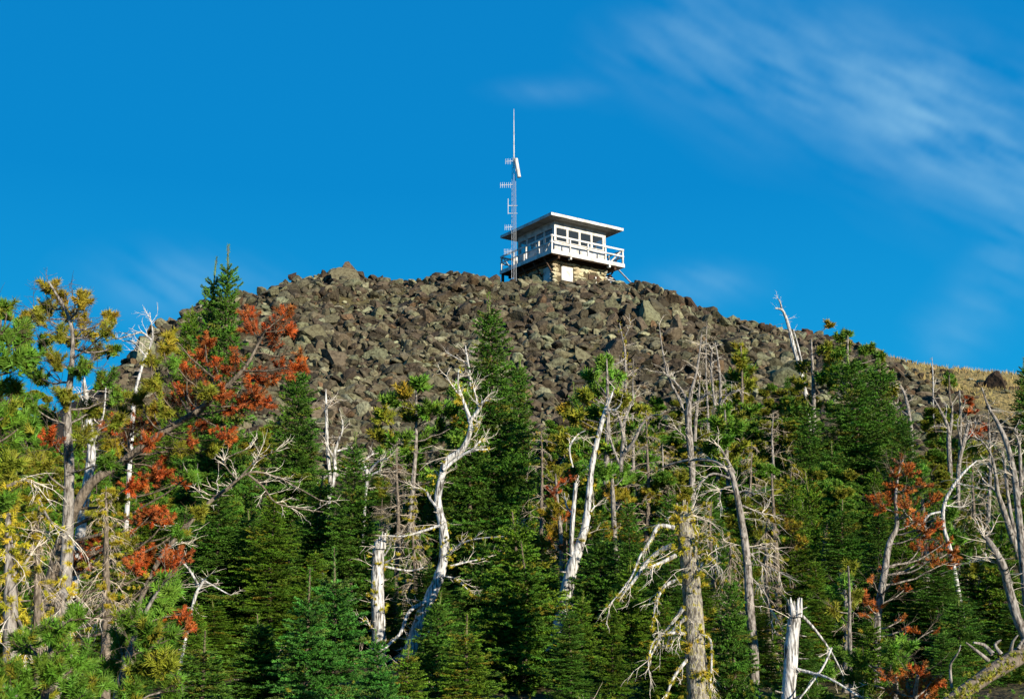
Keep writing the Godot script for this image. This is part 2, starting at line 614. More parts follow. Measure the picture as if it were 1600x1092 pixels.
	for k in lots.size():
		var one := MB.new()
		one.add(T.stone[k], Transform3D.IDENTITY, Color.WHITE)
		var mm := MultiMesh.new()
		mm.transform_format = MultiMesh.TRANSFORM_3D
		mm.use_colors = true
		mm.mesh = one.mesh(M.rock_face)
		mm.instance_count = lots[k].size()
		for i in lots[k].size():
			mm.set_instance_transform(i, lots[k][i][0])
			mm.set_instance_color(i, lots[k][i][1])
		var o := MultiMeshInstance3D.new()
		o.name = "rubble"
		o.multimesh = mm
		hill.add_child(o, true)
		o.set_meta("kind", "stuff")

func grass() -> void:
	var r := rng_of(2)
	var mb := MB.new()
	for k in 9000:
		var x := r.randf_range(20, 60)
		var d := r.randf_range(60, 98)
		if k > 6500:
			x = r.randf_range(-14, 22)
			d = r.randf_range(24, 60)
			if fine.get_noise_2d(x * 3.0, d * 3.0) < 0.05:
				continue
		elif meadow(x, d) < 0.3 + r.randf() * 0.4:
			continue
		var p := Vector3(x, ground(x, d), -d)
		var c := tinted(Color(0.3, 0.235, 0.095) if k <= 6500 else Color(0.17, 0.16, 0.05), r, 0.3, 0.1)
		for b in 5:
			var a := r.randf() * TAU
			var q := p + Vector3(cos(a), 0, sin(a)) * r.randf() * 0.18
			var w := Vector3(-sin(a), 0, cos(a)) * r.randf_range(0.015, 0.035)
			mb.tri(q - w, q + Vector3(cos(a) * 0.12, r.randf_range(0.14, 0.34), sin(a) * 0.12), q + w, c)
	var o := alone("dry_grass", mb.mesh(M.dry_grass), Vector3.ZERO)
	o.set_meta("kind", "stuff")
	o.set_meta("label", "dry yellow grass on the ridge shoulder and between the trees")
	o.set_meta("category", "grass")

# ------------------------------------------------------------------ the lookout
func build_lookout() -> void:
	var turn := Basis(Vector3.UP, deg_to_rad(34.0))
	var corner := P(862, 388, 84.0)
	var at := corner - turn * Vector3(-3.2, 2.5, 3.2) * 1.045
	var o := thing("fire_lookout", "white flat roofed fire lookout cabin with railed catwalk on a stone base", "building", at)
	o.basis = turn.scaled(Vector3.ONE * 1.045)
	var r := rng_of(3)
	var mb := MB.new()
	var W := 2.3                     # half the cabin
	var C := 3.2                     # half the catwalk and the roof
	# stone base
	mb.box(Vector3(-W + 0.12, -1.5, -W + 0.12), Vector3(W - 0.12, 2.1, W - 0.12), Color(0.1, 0.08, 0.05))
	part("base_core", mb.mesh(M.masonry), o)
	mb = MB.new()
	for face in 4:
		var rot := Basis(Vector3.UP, face * PI / 2)
		var y := -0.9
		while y < 2.05:
			var x := -W
			var h := r.randf_range(0.22, 0.34)
			if y + h > 2.05:
				h = 2.08 - y
			while x < W - 0.02:
				var w := minf(r.randf_range(0.24, 0.55), W - x)
				if W - x - w < 0.16:
					w = W - x
				var hole := false
				if face == 0 and x + w > -1.72 and x < -0.66 and y + h > 0.66 and y < 1.78:
					hole = true
				if face == 0 and x + w > 0.7 and x < 1.72 and y + h > 1.1 and y < 1.5:
					hole = true
				if face == 3 and x + w > 0.95 and x < 1.8 and y < 1.75:
					hole = true
				if not hole:
					var c := tinted([Color(0.5, 0.44, 0.29), Color(0.55, 0.49, 0.33), Color(0.45, 0.4, 0.27), Color(0.48, 0.45, 0.33)][r.randi() % 4], r, 0.2, 0.04)
					var t: Array = T.stone[r.randi() % T.stone.size()]
					mb.add(t, Transform3D(rot * Basis.from_scale(Vector3(w * 0.62, h * 0.82, 0.11)), rot * Vector3(x + w / 2, y + h / 2, W - 0.1)), c)
				x += w
			y += h
	part("stonework", mb.mesh(M.masonry), o, "stuff")
	# base openings
	mb = MB.new()
	mb.box(Vector3(-1.68, 0.7, W - 0.13), Vector3(-0.7, 1.72, W - 0.02))
	var bw := part("boarded_window", mb.mesh(M.white_paint), o)
	bw.set_meta("label", "white boarded window in the stone base")
	mb = MB.new()
	mb.box(Vector3(0.74, 1.14, W - 0.12), Vector3(1.7, 1.5, W - 0.05))
	part("vent_opening", mb.mesh(M.dark_timber), o)
	mb = MB.new()
	mb.box(Vector3(1.2, 0.3, W + 0.05), Vector3(1.29, 1.36, W + 0.13))
	part("stake", mb.mesh(M.white_paint), o)
	mb = MB.new()
	mb.box(Vector3(-W - 0.02, -0.6, 0.98), Vector3(-W + 0.12, 1.72, 1.78))
	var door := part("basement_door", mb.mesh(M.white_paint), o)
	mb = MB.new()
	mb.box(Vector3(-W - 0.06, 0.5, 1.62), Vector3(-W - 0.02, 0.62, 1.7))
	part("handle", mb.mesh(M.galvanised), door)
	# catwalk
	mb = MB.new()
	for k in 8:
		var z := lerpf(-C + 0.1, C - 0.1, k / 7.0)
		mb.box(Vector3(-C + 0.06, 2.12, z - 0.05), Vector3(C - 0.06, 2.36, z + 0.05))
	for s in [-1.0, 1.0]:
		mb.box(Vector3(s * (W + 0.2) - 0.08, 1.92, -C + 0.1), Vector3(s * (W + 0.2) + 0.08, 2.118, C - 0.1))
	part("deck_joists", mb.mesh(M.dark_timber), o, "stuff")
	mb = MB.new()
	var nb := 44
	for k in nb:
		var x := lerpf(-C, C, float(k) / nb)
		mb.box(Vector3(x + 0.006, 2.363, -C + 0.02), Vector3(x + 2.0 * C / nb - 0.006, 2.41, C - 0.02))
	part("deck_boards", mb.mesh(M.dark_timber), o, "stuff")
	for k in 4:
		var rot := Basis(Vector3.UP, k * PI / 2)
		mb = MB.new()
		mb.box(Vector3(-C + 0.001, 2.17, C), Vector3(C + 0.049, 2.44, C + 0.05), Color.WHITE, Transform3D(rot, Vector3.ZERO))
		part("deck_fascia", mb.mesh(M.white_paint), o)
	for q in [Vector2(-1.55, 0), Vector2(1.9, 0)]:          # bracket ends under the front fascia
		mb = MB.new()
		mb.box(Vector3(q.x - 0.07, 1.98, C - 0.25), Vector3(q.x + 0.07, 2.168, C + 0.03))
		part("bracket", mb.mesh(M.white_paint), o)
	# support posts of the far corner and the braces under the catwalk
	for q in [Vector2(-C + 0.12, -C + 0.12), Vector2(-C + 0.12, -1.2), Vector2(C - 0.12, -C + 0.12)]:
		mb = MB.new()
		mb.box(Vector3(q.x - 0.08, -1.6, q.y - 0.08), Vector3(q.x + 0.08, 2.115, q.y + 0.08))
		part("support_post", mb.mesh(M.dark_timber), o)
	for z in [-2.0, -0.6, 0.8, 2.1]:
		for s in [-1.0, 1.0]:
			mb = MB.new()
			mb.bar(Vector3(s * (W + 0.03), 1.15, z), Vector3(s * (C - 0.12), 2.1, z), 0.09, 0.09)
			part("brace", mb.mesh(M.dark_timber), o)
	# railing
	var rail := Node3D.new()
	rail.name = "railing"
	o.add_child(rail)
	for k in 4:
		var rot := Transform3D(Basis(Vector3.UP, k * PI / 2), Vector3.ZERO)
		for i in 4:
			var x := lerpf(-C + 0.05, C - 0.05, i / 4.0)
			mb = MB.new()
			mb.box(Vector3(x - 0.055, 2.412, C - 0.11), Vector3(x + 0.055, 3.46, C - 0.002), Color.WHITE, rot)
			part("post", mb.mesh(M.white_paint), rail)
		for y in [3.4, 2.94]:
			mb = MB.new()
			mb.box(Vector3(-C + 0.003, y, C), Vector3(C - 0.001, y + (0.13 if y > 3.0 else 0.1), C + 0.045), Color.WHITE, rot)
			part("rail", mb.mesh(M.white_paint), rail)
	for q in [[Vector3(C - 1.05, 2.5, C - 0.14), Vector3(C - 0.15, 3.4, C - 0.14)], [Vector3(-C + 0.14, 2.5, C - 1.0), Vector3(-C + 0.14, 3.4, C - 0.14)], [Vector3(-C + 0.14, 2.5, -C + 1.0), Vector3(-C + 0.14, 3.4, -C + 0.14)], [Vector3(C - 0.14, 2.5, C - 1.0), Vector3(C - 0.14, 3.4, C - 0.14)]]:
		mb = MB.new()
		mb.bar(q[0], q[1], 0.05, 0.1)
		part("brace", mb.mesh(M.white_paint), rail)
	# cabin: floor, four window walls, ceiling
	mb = MB.new()
	mb.box(Vector3(-W + 0.13, 2.413, -W + 0.13), Vector3(W - 0.13, 2.46, W - 0.13))
	part("cabin_floor", mb.mesh(M.inner_wood), o)
	var sill := 3.5
	var head := 4.5
	var top := 4.95
	for k in 4:
		var rot := Transform3D(Basis(Vector3.UP, k * PI / 2), Vector3.ZERO)
		mb = MB.new()
		var pm: Material = M.white_paint
		mb.box(Vector3(-W, 2.413, W - 0.12), Vector3(W - 0.122, sill, W), Color.WHITE, rot)
		part("wall", mb.mesh(pm), o)
		mb = MB.new()
		mb.box(Vector3(-W, head, W - 0.12), Vector3(W - 0.122, top, W), Color.WHITE, rot)
		part("wall", mb.mesh(pm), o)
		mb = MB.new()
		mb.box(Vector3(-W - 0.004, sill - 0.05, W + 0.002), Vector3(W + 0.004, sill, W + 0.06), Color.WHITE, rot)
		part("sill", mb.mesh(pm), o)
		var nw := 4
		for i in nw + 1:
			var x := lerpf(-W + 0.09, W - 0.2, float(i) / nw)
			var hw := 0.055 if i > 0 and i < nw else 0.09
			if i == nw:
				hw = 0.076
			mb = MB.new()
			mb.box(Vector3(x - hw, sill, W - 0.11), Vector3(x + hw, head, W - 0.005), Color.WHITE, rot)
			part("window_post", mb.mesh(pm), o)
		for i in nw:
			var x0 := lerpf(-W + 0.09, W - 0.2, float(i) / nw) + 0.056
			var x1 := lerpf(-W + 0.09, W - 0.2, float(i + 1) / nw) - 0.056
			mb = MB.new()
			for e in [[x0, sill, x0 + 0.035, head], [x1 - 0.035, sill, x1, head], [x0 + 0.035, sill, x1 - 0.035, sill + 0.035], [x0 + 0.035, head - 0.035, x1 - 0.035, head]]:
				mb.box(Vector3(e[0], e[1], W - 0.08), Vector3(e[2], e[3], W - 0.03), Color.WHITE, rot)
			var fr := part("window", mb.mesh(pm), o)
			mb = MB.new()
			mb.quad(rot * Vector3(x0 + 0.035, sill + 0.035, W - 0.055), rot * Vector3(x0 + 0.035, head - 0.035, W - 0.055), rot * Vector3(x1 - 0.035, head - 0.035, W - 0.055), rot * Vector3(x1 - 0.035, sill + 0.035, W - 0.055), Color.WHITE)
			part("pane", mb.mesh(M.window_glass), fr)
	mb = MB.new()
	mb.box(Vector3(-W + 0.13, top - 0.06, -W + 0.13), Vector3(W - 0.13, top - 0.004, W - 0.13))
	part("ceiling", mb.mesh(M.inner_wood), o)
	mb = MB.new()                    # bunk and cupboard against the far walls, seen through the panes
	mb.box(Vector3(-1.9, 2.47, -2.1), Vector3(-0.4, 3.3, -1.4))
	part("bunk", mb.mesh(M.inner_wood), o)
	mb = MB.new()
	mb.box(Vector3(-0.35, 2.47, -0.35), Vector3(0.35, 3.45, 0.35))
	mb.box(Vector3(-0.28, 3.455, -0.28), Vector3(0.28, 3.7, 0.28))
	part("map_stand", mb.mesh(M.dark_timber), o)
	# roof
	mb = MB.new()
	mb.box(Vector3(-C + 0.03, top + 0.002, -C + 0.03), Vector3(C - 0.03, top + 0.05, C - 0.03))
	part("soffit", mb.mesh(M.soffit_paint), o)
	mb = MB.new()
	var apex := Vector3(0, top + 0.34, 0)
	var e := C + 0.03
	var yb := top + 0.18
	mb.box(Vector3(-C + 0.05, top + 0.053, -C + 0.05), Vector3(C - 0.05, yb - 0.003, C - 0.05))
	for k in 4:
		var rot := Basis(Vector3.UP, k * PI / 2)
		mb.tri(rot * Vector3(-e, yb, e), apex, rot * Vector3(e, yb, e), Color.WHITE)
	part("roof", mb.mesh(M.roofing), o)
	for k in 4:
		var rot := Transform3D(Basis(Vector3.UP, k * PI / 2), Vector3.ZERO)
		mb = MB.new()
		mb.box(Vector3(-C - 0.02, top - 0.02, C - 0.03), Vector3(C - 0.032, yb - 0.004, C + 0.02), Color.WHITE, rot)
		part("roof_fascia", mb.mesh(M.white_paint), o)
	# stair under the end of the catwalk
	var stair := Node3D.new()
	stair.name = "stair"
	o.add_child(stair)
	for x in [2.5, 3.3]:
		mb = MB.new()
		mb.bar(Vector3(x, 2.1, 1.3), Vector3(x, 0.1, 3.5), 0.06, 0.22)
		part("stringer", mb.mesh(M.white_paint if x < 3.0 else M.dark_timber), stair)
	for k in 7:
		var t := (k + 0.7) / 7.5
		var q := Vector3(2.9, 2.1, 1.3).lerp(Vector3(2.9, 0.1, 3.5), t)
		mb = MB.new()
		mb.box(q + Vector3(-0.365, 0, -0.12), q + Vector3(0.365, 0.05, 0.12))
		part("tread", mb.mesh(M.white_paint if k % 3 else M.dark_timber), stair)
	mb = MB.new()
	mb.bar(Vector3(3.36, 2.5, 2.1), Vector3(3.36, 0.7, 4.0), 0.05, 0.09)
	part("handrail", mb.mesh(M.white_paint), stair)
	for s in [Vector3(-2.85, 2.42, -0.6), Vector3(-2.85, 2.42, -1.7)]:     # pale canisters on the shaded catwalk
		mb = MB.new()
		mb.tube([s, s + Vector3(0, 0.72, 0)], [0.12, 0.12], 10, Color.WHITE)
		part("vent_pipe", mb.mesh(M.white_paint), o)
	# sheet of plywood and gear left on the catwalk by the stair
	mb = MB.new()
	mb.box(Vector3(2.5, 2.413, 0.3), Vector3(2.9, 2.8, 1.3))
	part("storage_box", mb.mesh(M.dark_timber), o)

func build_mast() -> void:
	var D := 83.2
	var at := P(803, 440, D)
	at.y = minf(at.y, ground(at.x, D)) - 0.1
	var o := thing("radio_mast", "slender galvanised lattice radio mast with antennas in front of the lookout", "mast", at)
	var k := D / F
	var h := func(py: float) -> float: return P(803, py, D).y - at.y
	var top: float = h.call(246.0)
	var legs := [Vector3(-0.17, 0, -0.09), Vector3(0.16, 0, -0.1), Vector3(0.0, 0, 0.18)]
	var mb := MB.new()
	for q in legs:
		mb = MB.new()
		mb.tube([q, q * 0.75 + Vector3(0, top, 0)], [0.018, 0.016], 6, Color.WHITE)
		part("leg", mb.mesh(M.galvanised), o)
	mb = MB.new()
	var n := 24
	for i in n:
		var y0 := top * i / n
		var y1 := top * (i + 1) / n
		for e in 3:
			var a: Vector3 = legs[e] * (1.0 - 0.25 * i / n) + Vector3(0, y0, 0)
			var b: Vector3 = legs[(e + 1) % 3] * (1.0 - 0.25 * (i + 1) / n) + Vector3(0, y1, 0)
			stick(mb, a, b, 0.007, Color.WHITE)
			stick(mb, legs[e] * (1.0 - 0.25 * i / n) + Vector3(0, y0, 0), legs[(e + 1) % 3] * (1.0 - 0.25 * i / n) + Vector3(0, y0, 0), 0.007, Color.WHITE)
	part("lattice", mb.mesh(M.galvanised), o, "stuff")
	mb = MB.new()
	mb.tube([Vector3(0, top - 0.8, 0), Vector3(0, h.call(215.0), 0), Vector3(0, h.call(170.0), 0)], [0.045, 0.04, 0.014], 8, Color.WHITE)
	part("whip_antenna", mb.mesh(M.white_paint), o)
	mb = MB.new()
	mb.tube([P(806, 248, D - 0.3) - at, P(811, 277, D - 0.3) - at], [0.14, 0.14], 10, Color.WHITE)
	part("panel_antenna", mb.mesh(M.white_paint), o)
	for q in [[253, 790, 4], [290, 782, 6], [356, 789, 4], [394, 788, 5]]:
		mb = MB.new()
		var y: float = h.call(float(q[0]))
		var x0 := P(q[1], q[0], D).x - at.x
		mb.bar(Vector3(x0, y, 0.1), Vector3(-0.1, y + 0.06, 0.05), 0.025, 0.025)
		for i in q[2]:
			var x: float = lerpf(x0, -0.25, float(i) / (q[2] - 1.0))
			mb.bar(Vector3(x, y - 0.21, 0.1), Vector3(x, y + 0.21, 0.1), 0.02, 0.02)
		part("yagi_antenna", mb.mesh(M.white_paint), o)
	mb = MB.new()
	var xa := P(794, 320, D).x - at.x
	for y in [h.call(322.0), h.call(334.0)]:
		mb.bar(Vector3(xa, y, 0.1), Vector3(0.25, y, 0.1), 0.03, 0.03)
	mb.bar(Vector3(xa, h.call(311.0), 0.1), Vector3(xa, h.call(335.0), 0.1), 0.035, 0.035)
	part("dipole_antenna", mb.mesh(M.white_paint), o)

# ------------------------------------------------------------------ tree builders
const GREEN := Color(0.0837, 0.1752, 0.018)
const BRIGHT := Color(0.1133, 0.2321, 0.0265)
const OLIVE := Color(0.1784, 0.1941, 0.0199)
const YELLOW := Color(0.3098, 0.2076, 0.0181)
const RUST := Color(0.3387, 0.0681, 0.0132)
const ORANGE := Color(0.4032, 0.1163, 0.0201)
const FIR := Color(0.065, 0.1496, 0.017)
const LICHEN := Color(0.394, 0.341, 0.0284)

func fir_shape(h: float, radius: float, s: int, leader: float, gap: float, step := 1.0) -> Array:
	var r := rng_of(s)
	var wood := MB.new()
	var leaf := MB.new()
	var lean := Vector3(r.randf_range(-0.15, 0.15), 0, r.randf_range(-0.15, 0.15))
	var axis := func(y: float) -> Vector3: return lean * sin(y / h * 3.0) + Vector3(0, y, 0)
	var pts := []
	var rad := []
	for i in 13:
		pts.append(axis.call(h * i / 12.0))
		rad.append(lerpf(0.011 * h + 0.03, 0.012, pow(i / 12.0, 0.8)))
	wood.tube(pts, rad, 7, Color(0.8, 0.75, 0.7), 0.06, r)
	var y := h * 0.03
	var fn := FastNoiseLite.new()
	fn.seed = s
	fn.frequency = 0.5
	while y < h - leader:
		var f := y / (h - leader)
		var nb := 9 if f < 0.75 else 6
		var a0 := r.randf() * TAU
		for b in nb:
			var az := a0 + TAU * b / nb + r.randf_range(-0.3, 0.3)
			var lobe := 0.86 + 0.55 * fn.get_noise_3d(cos(az) * 1.6, y * 1.5, sin(az) * 1.6)
			var l := (radius * pow(1.0 - f, 0.78) + 0.1) * lobe * r.randf_range(0.72, 1.12)
			if r.randf() < gap:
				l *= 0.45
			var inc := lerpf(-0.4, 0.5, pow(f, 1.6)) + r.randf_range(-0.16, 0.16)
			var out := Vector3(cos(az), 0, sin(az))
			var o: Vector3 = axis.call(y + r.randf_range(-0.05, 0.05))
			var pos := func(t: float) -> Vector3: return o + out * l * t + Vector3(0, l * (inc * t + 0.14 * t * t), 0)
			stick(wood, o, pos.call(0.9), 0.006 + 0.006 * l, Color(0.6, 0.55, 0.5))
			var col := tinted(FIR if r.randf() > 0.06 else Color(0.12, 0.14, 0.02), r, 0.38, 0.13)
			var side := out.cross(Vector3.UP)
			var t := 0.14
			while t < 1.0:
				var p: Vector3 = pos.call(t)
				var fw := (out + Vector3(0, inc + 0.28 * t, 0)).normalized()
				for sg in [-1.0, 1.0]:
					var reach := clampf(0.55 * l * (1.0 - t) + 0.1, 0.1, 0.45) * r.randf_range(0.8, 1.15)
					var d: Vector3 = (fw * r.randf_range(0.45, 0.8) + side * sg + Vector3(0, r.randf_range(-0.55, 0.5), 0)).normalized()
					var n := maxi(1, int(round(reach / 0.16)))
					for e in n:            # a side shoot is one to three short blunt twigs end to end, each turned a little
						var bs := frame_of((d + Vector3(r.randf_range(-0.35, 0.35), r.randf_range(-0.3, 0.45), r.randf_range(-0.35, 0.35))).normalized(), r.randf() * TAU)
						var k := reach / n / 0.18
						leaf.add(T.fir[r.randi() % 5], Transform3D(Basis(bs.x * k, bs.y * 1.15, bs.z * 1.15), p + d * reach * e / n), tinted(col, r, 0.2, 0.07))
				t += 0.125 * step / l
			for e in 3:
				var bs := frame_of((out + Vector3(0, inc + r.randf_range(0.0, 0.5), 0) + side * r.randf_range(-0.6, 0.6)).normalized(), r.randf() * TAU)
				leaf.add(T.fir[r.randi() % 5], Transform3D(bs, pos.call(0.9)), tinted(col * 1.2, r, 0.16, 0.06))
		y += lerpf(0.27, 0.16, f) * step * r.randf_range(0.75, 1.25)
	leaf.tube([axis.call(h - leader), axis.call(h - leader * 0.4), axis.call(h + 0.03)], [0.02, 0.016, 0.008], 5, FIR * Color(2.0, 1.4, 2.0))
	var yy := h - leader * 1.1
	while yy < h:
		var p: Vector3 = axis.call(yy)
		for e in 3:
			var az := r.randf() * TAU
			var bs := frame_of(Vector3(cos(az), 1.3, sin(az)), 0.0)
			leaf.add(T.fir[r.randi() % 5], Transform3D(bs.scaled_local(Vector3.ONE * 0.4), p), tinted(FIR * Color(2.0, 1.6, 1.6), r, 0.16, 0.06))
		yy += 0.05
	return [wood, leaf, h]

func fir_kinds() -> void:
	T.firs = []
	var k := 0
	for q in [[9.0, 1.5, 0.5, 0.12, 1.0], [9.0, 1.3, 0.7, 0.2, 1.0], [9.0, 1.7, 0.4, 0.25, 1.05], [9.0, 1.15, 0.6, 0.15, 1.0], [9.0, 1.6, 0.3, 0.3, 1.05], [4.2, 0.95, 0.75, 0.1, 0.95], [4.2, 0.8, 0.9, 0.2, 0.95], [4.2, 1.15, 0.55, 0.15, 0.95]]:
		var s := fir_shape(q[0], q[1], 500 + k, q[2], q[3], q[4])
		var lf: MB = s[1]
		T.firs.append([(s[0] as MB).mesh(M.brown_bark), lf.mesh(M.fir_needles), q[0], q[1]])
		k += 1

func fir_at(px: float, top: float, d: float, width: float, kind: int, label: String, tone := "fir_needles", called := "fir_tree", group := "") -> Node3D:
	var tip := P(px, top, d)
	var at := Vector3(tip.x, ground(tip.x, d) - 0.1, -d)
	var q: Array = T.firs[kind]
	var o := thing(called, label, "tree", at, group)
	var sy: float = (tip.y - at.y) / q[2]
	var sx: float = width * d / F / (2.0 * q[3])
	o.scale = Vector3(sx, sy, sx)
	o.rotation.y = px * 1.7
	part("trunk", q[0], o)
	var cr := part("crown", q[1], o)
	if tone != "fir_needles":
		cr.set_surface_override_material(0, M[tone])
	return o

func path(d: float, a: Array, r: RandomNumberGenerator, drift := 0.0) -> Array:
	# [x, y, width, ...] in the photo at d metres -> points and radii; drift lets the path lean towards or away from us
	var pts := []
	var rad := []
	var n := a.size() / 3
	for i in n:
		var dd := d + drift * i / maxf(n - 1, 1) + (r.randf_range(-0.08, 0.08) if i > 0 else 0.0)
		pts.append(P(a[i * 3], a[i * 3 + 1], dd))
		rad.append(maxf(0.39 * a[i * 3 + 2] * dd / F, 0.004))
	return [pts, rad]

func rooted(q: Array) -> Array:       # carries a trunk path down into the ground; q runs from the foot up
	var p: Vector3 = q[0][0]
	var g := ground(p.x, -p.z)
	if p.y > g - 0.05:
		var dn: Vector3 = (p - q[0][1]).normalized()
		var k := clampf((p.y - g) / maxf(-dn.y, 0.4), 0.1, 3.0)
		var b := Vector3(p.x + dn.x * k * 0.6, 0, p.z)
		b.y = ground(b.x, -b.z) - 0.15
		q[0].push_front(b)
		q[1].push_front(q[1][0] * (1.05 + 0.04 * k))
	return q

func shifted(pts: Array, by: Vector3) -> Array:
	var o := []
	for p in pts:
		o.append(p - by)
	return o

func twigs(mb: MB, p: Vector3, dir: Vector3, l: float, rad: float, level: int, r: RandomNumberGenerator, col: Color, droop := 0.0) -> void:
	var d: Vector3 = dir.normalized()
	var q := p
	var n := 3
	for i in n:
		var nd := (d + Vector3(r.randf_range(-0.35, 0.35), r.randf_range(-0.3, 0.3) - droop, r.randf_range(-0.35, 0.35))).normalized()
		var e := q + nd * l / n
		stick(mb, q, e, rad * (1.0 - 0.28 * i), col)
		if level > 0:
			for s in 2:
				if r.randf() < 0.8:
					var sd := (nd + Vector3(r.randf_range(-1, 1), r.randf_range(-0.7, 0.8), r.randf_range(-1, 1))).normalized()
					twigs(mb, q.lerp(e, r.randf()), sd, l * r.randf_range(0.3, 0.55), rad * 0.6, level - 1, r, col, droop)
		q = e
		d = nd

func limb_curve(a: Vector3, b: Vector3, r: RandomNumberGenerator, sag := 0.16) -> Array:
	var pts := []
	var l := a.distance_to(b)
	var flat := Vector3(b.x - a.x, 0, b.z - a.z)
	var c := a + flat * 0.55 + Vector3(0, (b.y - a.y) * 0.3, 0) + Vector3(r.randf_range(-1, 1), r.randf_range(-1, 0.4), r.randf_range(-1, 1)) * l * sag * 0.6
	for i in 7:
		var t := i / 6.0
		var p := a * (1 - t) * (1 - t) + c * 2.0 * t * (1 - t) + b * t * t
		if i > 0 and i < 6:
			p += Vector3(r.randf_range(-1, 1), r.randf_range(-1, 1), r.randf_range(-1, 1)) * l * 0.018
		pts.append(p)
	return pts

# A pine: a trunk path (photo x, y, width from the foot up) and clumps [x, y, radius, tone, tufts]; each clump sits on a limb of its own.
func pine(called: String, label: String, d: float, trunk: Array, clumps: Array, s: int, depth := 1.0, bark := "pale_bark", bare := 3, tuft := 1.0, group := "") -> Node3D:
	var r := rng_of(s)
	var tp := rooted(path(d, trunk, r, r.randf_range(-0.5, 0.5)))
	var at: Vector3 = tp[0][0]
	var o := thing(called, label, "tree", at, group)
	var sm := smooth(shifted(tp[0], at), tp[1], 4)
	var mb := MB.new()
	mb.tube(sm[0], sm[1], 9, Color.WHITE, 0.07, r)
	part("trunk", mb.mesh(M[bark]), o)
	var tpts: Array = sm[0]
	var trad: Array = sm[1]
	var rest := MB.new()
	for cl in clumps:
		var z := r.randf_range(-1.0, 1.0) * depth
		var c := P(cl[0], cl[1], maxf(d + z, 4.0)) - at
		var rr: float = cl[2] * d / F
		var hd := 1e9
		var rise := r.randf_range(0.15, 0.5)
		var bi := 0
		for i in range(2, tpts.size()):
			var far: float = c.distance_to(tpts[i])
			var e := far + 1.6 * maxf(0.0, tpts[i].y - c.y + rise * far)
			if e < hd:
				hd = e
				bi = i
		var a: Vector3 = tpts[bi]
		var l := a.distance_to(c)
		var pts := limb_curve(a, c, r)
		var r0 := minf(float(trad[bi]) * 0.6, 0.008 + 0.009 * l)
		var rad := []
		for i in 7:
			rad.append(lerpf(r0, minf(0.007, r0), i / 6.0))
		mb = MB.new()
		mb.tube(pts, rad, 6, Color(0.9, 0.87, 0.83), 0.08, r)
		var leaf := MB.new()
		var tone: Color = cl[3]
		for k in int(cl[4] * (1.5 if tone == RUST else 1.2 if d < 29.0 else 2.0)):
			var u := Vector3(r.randfn(), r.randfn(), r.randfn()).normalized() * pow(r.randf(), 0.45)
			var tip := c + Vector3(u.x * rr, u.y * rr * 0.75, u.z * rr)
			var st: Vector3 = pts[r.randi_range(3, 6)]
			if tone == RUST or tone == ORANGE:
				tip = c + (tip - c) * 1.55
			if st.distance_to(tip) > rr * 1.2:
				st = pts[6]
			var m := st.lerp(tip, 0.55) - Vector3(0, 0.12 * st.distance_to(tip), 0)
			stick(mb, st, m, 0.006, Color(0.75, 0.7, 0.62))
			stick(mb, m, tip, 0.005, Color(0.75, 0.7, 0.62))
			var dr := (tip - m).normalized() + Vector3(0, 0.35, 0)
			var dead := tone == RUST or tone == ORANGE
			var tc := tinted(tone, r, 0.3, 0.14)
			if dead:
				tc = tinted(tone.lerp(Color(0.3, 0.17, 0.07), 0.4 * pow(r.randf(), 2.0)), r, 0.4, 0.16)
			if tone == GREEN and r.randf() < 0.12:
				tc = tinted(OLIVE, r, 0.2, 0.1)
			for j in (2 if d > 29.0 or dead else 3):
				var bs := frame_of(dr + Vector3(r.randf_range(-0.4, 0.4), 0, r.randf_range(-0.4, 0.4)), r.randf() * TAU)
				leaf.add((T.brush if d > 29.0 else T.tuft)[r.randi() % 5], Transform3D(bs.scaled_local(Vector3.ONE * tuft * (1.25 if d > 29.0 else 1.0) * (r.randf_range(0.5, 0.95) if dead else r.randf_range(0.85, 1.25))), tip - dr * 0.07 * j * tuft), tc)
		for k in bare:
			twigs(mb, pts[r.randi_range(1, 5)], (c - a).normalized() + Vector3(r.randf_range(-0.8, 0.8), r.randf_range(-0.5, 0.8), r.randf_range(-0.8, 0.8)), r.randf_range(0.2, 0.5), 0.007, 1, r, Color(0.62, 0.56, 0.47))
		var lb := part("limb", mb.mesh(M[bark]), o)
		if leaf.v.size():
			var nd := part("needles", leaf.mesh(M.pine_needles), lb)
			if tone == RUST or tone == ORANGE:
				nd.set_meta("label", "dead rust red needles")
	return o

func pine_auto(px: float, top: float, d: float, width: float, bottom: float, tones: Array, s: int, label: String, called := "pine_tree", group := "", n := 13, tufts := 13) -> Node3D:
	var r := rng_of(s)
	var bend := r.randf_range(-0.12, 0.12) * width
	var h := bottom - top
	var w0 := 0.16 * F / d
	var tr := [px + bend, bottom + 40, w0, px + bend * 1.2, bottom - h * 0.3, w0 * 0.75, px + bend * 0.4, bottom - h * 0.65, w0 * 0.5, px, top + 6, w0 * 0.16]
	var cl := []
	for i in n:
		var f := (i + r.randf()) / n
		var y := top + h * f
		var half := width * 0.5 * (0.3 + 0.7 * sin(PI * clampf(0.12 + 0.78 * f, 0, 1)))
		var rr := width * r.randf_range(0.12, 0.2)
		var x := px + r.randf_range(-1, 1) * half * 0.85
		if i == 0:
			x = px
			y = top + rr * 0.5
		cl.append([x, y, rr, tones[r.randi() % tones.size()], int(tufts * r.randf_range(0.7, 1.3))])
	return pine(called, label, d, tr, cl, s + 1, width * d / F * 0.42, "brown_bark", 2, 1.2 if d > 29 else 1.0, group)

